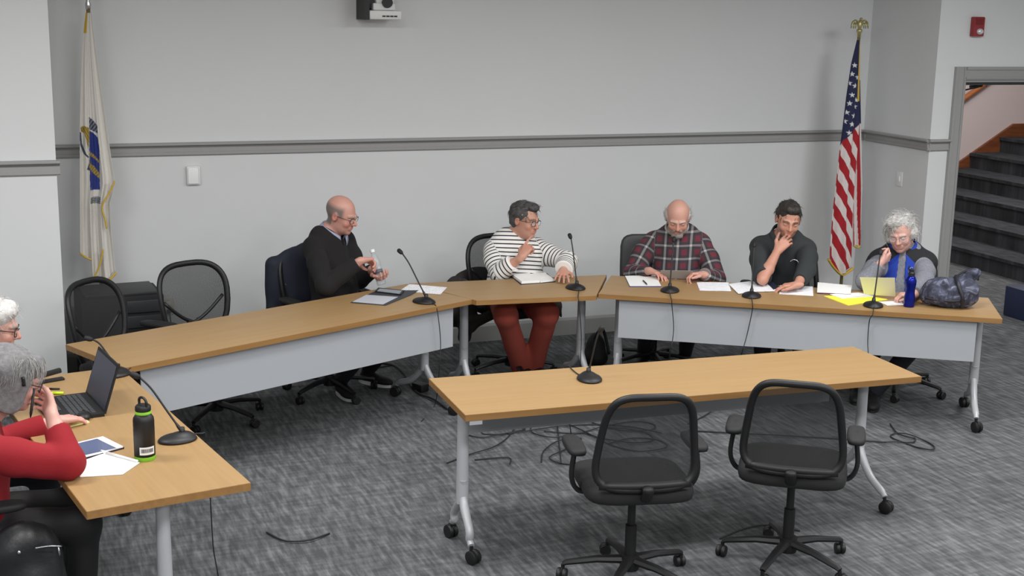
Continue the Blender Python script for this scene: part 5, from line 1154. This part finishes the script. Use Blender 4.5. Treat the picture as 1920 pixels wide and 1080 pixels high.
tangle([(1015, 866), (1020, 845), (1048, 826), (1090, 822), (1060, 842), (1030, 858), (1060, 870), (1110, 868)])
tangle([(1060, 792), (1090, 806), (1118, 820), (1150, 836), (1200, 846), (1250, 838), (1230, 824), (1180, 822), (1140, 832)])
tangle([(890, 862), (952, 858), (956, 870)])
tangle([(1045, 796), (1048, 830), (1052, 868)])
tangle([(1110, 792), (1160, 806), (1220, 806), (1226, 796), (1190, 790), (1130, 800), (1080, 812), (1020, 808)])
tangle([(1290, 795), (1320, 780), (1338, 768)])
cable([(500, 998), (535, 1014), (580, 1012), (618, 1000)], 'short black cable lying on the open carpet at the bottom')
cable([(1350, 1010), (1400, 990), (1440, 985), (1500, 995)], 'black cable beneath the right front chair')
# ================================================================== flags
M_FLAG = attr_mat('flag_cloth', 'Col', .85, bump=.1, bscale=500)
def lerp_tab(tab, y):
    ys = [t[0] for t in tab]; return np.interp(y, ys, [t[1] for t in tab])
def drape(name, t, left, right, y0, y1, base_y, colour, folds, amp, nx=90, ny=300, bottom=None, ph=0, th=.0):
    """hanging cloth: image rows y0..y1 between the left and right outlines, laid on the upright plane y = base_y, with folds in depth"""
    v = np.zeros((ny+1, nx+1, 3)); C = np.zeros((ny+1, nx+1, 3)); A = np.linspace(0, 1, nx+1)
    off = np.array(t.location)
    for j in range(ny+1):
        for_y = y0+(y1-y0)*j/ny
        xl, xr = lerp_tab(left, for_y), lerp_tab(right, for_y)
        for i in range(nx+1):
            a = A[i]; yb = y1 if bottom is None else np.interp(a, [b[0] for b in bottom], [b[1] for b in bottom])
            py = y0+(yb-y0)*j/ny; xl, xr = lerp_tab(left, py), lerp_tab(right, py); px = xl+(xr-xl)*a
            d = ray(px, py); P = EYE+d*(base_y/d[1]); w = min(1, .15+j/ny)
            P = P+V(0, -1, 0)*(amp*w*(math.cos(2*PI*folds*a+ph+1.2*math.sin(3*j/ny+ph))+.35*math.sin(2*PI*folds*2.3*a+ph*2)))
            v[j, i] = P; C[j, i] = colour(px, py, a, j/ny)
    vs = v.reshape(-1, 3); idx = np.arange((ny+1)*(nx+1)).reshape(ny+1, nx+1)
    fs = np.stack([idx[:-1, :-1], idx[1:, :-1], idx[1:, 1:], idx[:-1, 1:]], -1).reshape(-1, 4).astype(np.int32)
    o = mk_np(name, vs.astype(np.float32), fs, M_FLAG, t, cols=C.reshape(-1, 3)); md = o.modifiers.new('thick', 'SOLIDIFY'); md.thickness = .002
    return o
def fringe(name, t, px, base_y, m, w=.012, dy=.05):
    return mk(name, tube([aty(*p, base_y-dy) for p in spline([(a, b, 0) for a, b in px], 6) for p in [(p[0], p[1])]], w, 8, flat=.5), m, t, 'all', world=True)
M_FRINGE = mat('gold_fringe', srgb(206, 172, 66), .6, bump=.8, bscale=300)
c_ = lambda *q: np.array(srgb(*q)[:3])
# --- stars and stripes on a gold-topped pole in the corner
FY = 8.86; pb = aty(1611, 62, FY)
t = thing('flag_with_pole', 'red, white and blue striped flag with stars hanging from a pole in the right corner', 'flag', (pb[0], FY, 0))
mk('pole', tube([(0, 0, .03), (0, 0, pb[2]-.03)], .013, 12), mat('brass_pole', srgb(150, 138, 96), .4, .5), t, 'all')
mk('pole_base', lathe([(0, 0), (.15, 0), (.15, .015), (.06, .04), (.025, .07), (0, .07)], 28), M_GOLD, t, 'all')
fin = mk('eagle_finial', join(lathe([(0, -.035), (.014, -.03), (.016, 0), (.024, .012), (.022, .03), (0, .036)], 16, (0, 0, pb[2])), blob((0, 0, pb[2]+.065), (.02, .02, .036)), blob((0, -.012, pb[2]+.107), (.012, .017, .013)), tube([(0, -.02, pb[2]+.107), (0, -.035, pb[2]+.1)], [.006, .001], 6),
    *[tube(spline([(s*.01, 0, pb[2]+.07), (s*.04, .0, pb[2]+.098), (s*.068, 0, pb[2]+.08), (s*.078, 0, pb[2]+.05)], 5), [.012]*6+[.014]*5+[.010]*5, 8, flat=.5) for s in (1, -1)],
    *[tube([(s*.03*k, 0, pb[2]+.08), (s*(.03*k+.012), 0, pb[2]+.035)], [.008, .003], 6) for s in (1, -1) for k in (1, 1.6, 2.3)]), M_GOLD, t, 'all')
RW = (c_(160, 26, 36), c_(212, 204, 202)); NAVY = c_(34, 38, 72); GOLD = c_(196, 166, 70)
STARS = [(205, 245), (197, 278), (188, 312), (205, 322), (195, 356), (187, 388), (178, 422), (200, 434), (193, 466), (183, 498), (172, 455), (214, 290), (212, 375), (208, 400)]
STARS = [(1500+a/2, b/2) for a, b in STARS]
SP = []
for cx, cy in STARS:
    SP.append([(cx+(5.6 if k % 2 == 0 else 2.3)*math.sin(k*PI/5)*.86, cy-(5.6 if k % 2 == 0 else 2.3)*math.cos(k*PI/5)) for k in range(10)])
def inpoly(x, y, P):
    c = False; j = len(P)-1
    for i in range(len(P)):
        if (P[i][1] > y) != (P[j][1] > y) and x < (P[j][0]-P[i][0])*(y-P[i][1])/(P[j][1]-P[i][1])+P[i][0]: c = not c
        j = i
    return c
def us_front(px, py, a, j):
    if a > .86 and py < 190: return GOLD
    if py < 272-(px-1575)*1.05:
        for (cx, cy), P in zip(STARS, SP):
            if abs(px-cx) < 6 and abs(py-cy) < 6.5 and inpoly(px, py, P): return c_(214, 214, 216)
        return NAVY
    s = (py-1.0*240-(px-1565)*2.45-18)/57.0
    return RW[0] if (s % 1) < .52 else RW[1]
def us_back(px, py, a, j):
    if py < 232: return NAVY
    return RW[0] if (((px-1600)*1.0-(py-230)*.012)/11 % 1) > .5 else RW[1]
L1 = [(75, 1606), (120, 1595), (180, 1586), (240, 1579), (270, 1575), (340, 1567), (400, 1559), (470, 1553), (520, 1553)]
R1 = [(75, 1613), (120, 1613), (180, 1612), (240, 1611), (280, 1608), (340, 1603), (400, 1600), (520, 1599)]
drape('rear_fold', t, [(150, 1604), (260, 1600), (470, 1598)], [(150, 1613), (230, 1615), (350, 1618), (470, 1612)], 150, 462, FY-.02, us_back, 1.2, .012, 30, 120, ph=1)
drape('front_fold', t, L1, R1, 75, 512, FY-.05, us_front, 1.6, .022, 100, 440, bottom=[(0, 484), (.5, 514), (1, 500)])
fringe('gold_fringe', t, [(1553, 486), (1562, 500), (1577, 515), (1588, 511), (1599, 503)], FY-.05, M_FRINGE, .018, .0)
fringe('gold_fringe', t, [(1601, 461), (1607, 464), (1612, 461)], FY, M_FRINGE, .014, .04)
# --- white flag at the left
FY2 = 9.0; pb = aty(165, 8, FY2)
t = thing('flag_with_pole', 'white fringed flag with blue shield emblem hanging from a pole at the left', 'flag', (pb[0], FY2, 0))
mk('pole', tube([(0, 0, .03), (0, 0, pb[2])], .013, 12), mat('brass_pole', srgb(150, 138, 96), .4, .5), t, 'all')
mk('pole_base', lathe([(0, 0), (.15, 0), (.15, .015), (.06, .04), (.025, .07), (0, .07)], 28), M_GOLD, t, 'all')
mk('spear_finial', lathe([(0, pb[2]-.04), (.016, pb[2]-.03), (.018, pb[2]), (.012, pb[2]+.02), (.024, pb[2]+.06), (.012, pb[2]+.12), (0, pb[2]+.15)], 16), M_CHROME, t, 'all')
WH, BL, YE, DK = c_(212, 209, 203), c_(42, 56, 128), c_(166, 142, 62), c_(66, 72, 92)
def z(P): return [(a/2, b/2) for a, b in P]
SHIELD = z([(335, 490), (352, 500), (366, 515), (372, 560), (375, 712), (338, 712), (334, 560)])
CREST = z([(333, 438), (350, 452), (364, 470), (366, 500), (350, 492), (335, 485)])
SASH = [z([(334, 566), (352, 580), (372, 602), (372, 612), (350, 592), (334, 580)]), z([(334, 610), (352, 622), (374, 650), (374, 672), (350, 650), (334, 628)])]
ARM = z([(302, 478), (318, 472), (334, 480), (336, 512), (330, 560), (322, 520), (316, 500), (304, 494)])
BANNER = [z([(298, 496), (304, 496), (308, 540), (324, 578), (334, 588), (330, 592), (314, 578), (301, 545)])]
TEXT = z([(338, 740), (376, 738), (376, 763), (338, 763)]); RIB = z([(326, 636), (338, 596), (346, 606), (340, 640)])
def ma_flag(px, py, a, j):
    if py < 62 and a < .30: return GOLD
    if inpoly(px, py, TEXT):
        return c_(190, 190, 190) if (int((px-169)*1.6) % 2 == 0 and (int((py-369)*.8) % 3 != 0)) else c_(56, 66, 78)
    for s_ in SASH:
        if inpoly(px, py, s_): return YE if (px+py) % 7 > 1.5 else DK
    if inpoly(px, py, RIB): return DK
    if inpoly(px, py, SHIELD): return BL
    if inpoly(px, py, CREST): return DK if (px*1.3+py) % 9 > 2.4 else c_(150, 150, 160)
    if inpoly(px, py, ARM): return YE if (px*1.7-py) % 8 > 2 else c_(110, 92, 50)
    if inpoly(px, py, BANNER[0]): return DK
    return WH
L2 = [(24, 161), (60, 157), (100, 154), (150, 152), (240, 150), (360, 150), (490, 150), (530, 152)]
R2 = [(24, 171), (60, 175), (100, 180), (150, 187), (200, 194), (270, 204), (330, 213), (345, 214), (380, 206), (430, 208), (530, 218)]
drape('flag_cloth', t, L2, R2, 24, 530, FY2-.05, ma_flag, 2.6, .022, 120, 460, bottom=[(0, 474), (.33, 488), (.34, 522), (.5, 516), (.62, 528), (1, 510)], ph=.6)
fringe('gold_fringe', t, [(150, 474), (160, 482), (172, 487)], FY2-.05, M_FRINGE, .012, .03)
fringe('gold_fringe', t, [(176, 522), (184, 505), (190, 485), (193, 468)], FY2-.05, M_FRINGE, .012, .045)
fringe('gold_fringe', t, [(195, 530), (206, 524), (218, 511)], FY2-.05, M_FRINGE, .015, .03)
fringe('gold_fringe', t, [(215, 340), (206, 360), (194, 380), (192, 395), (197, 412), (200, 428)], FY2-.05, M_FRINGE, .012, .045)
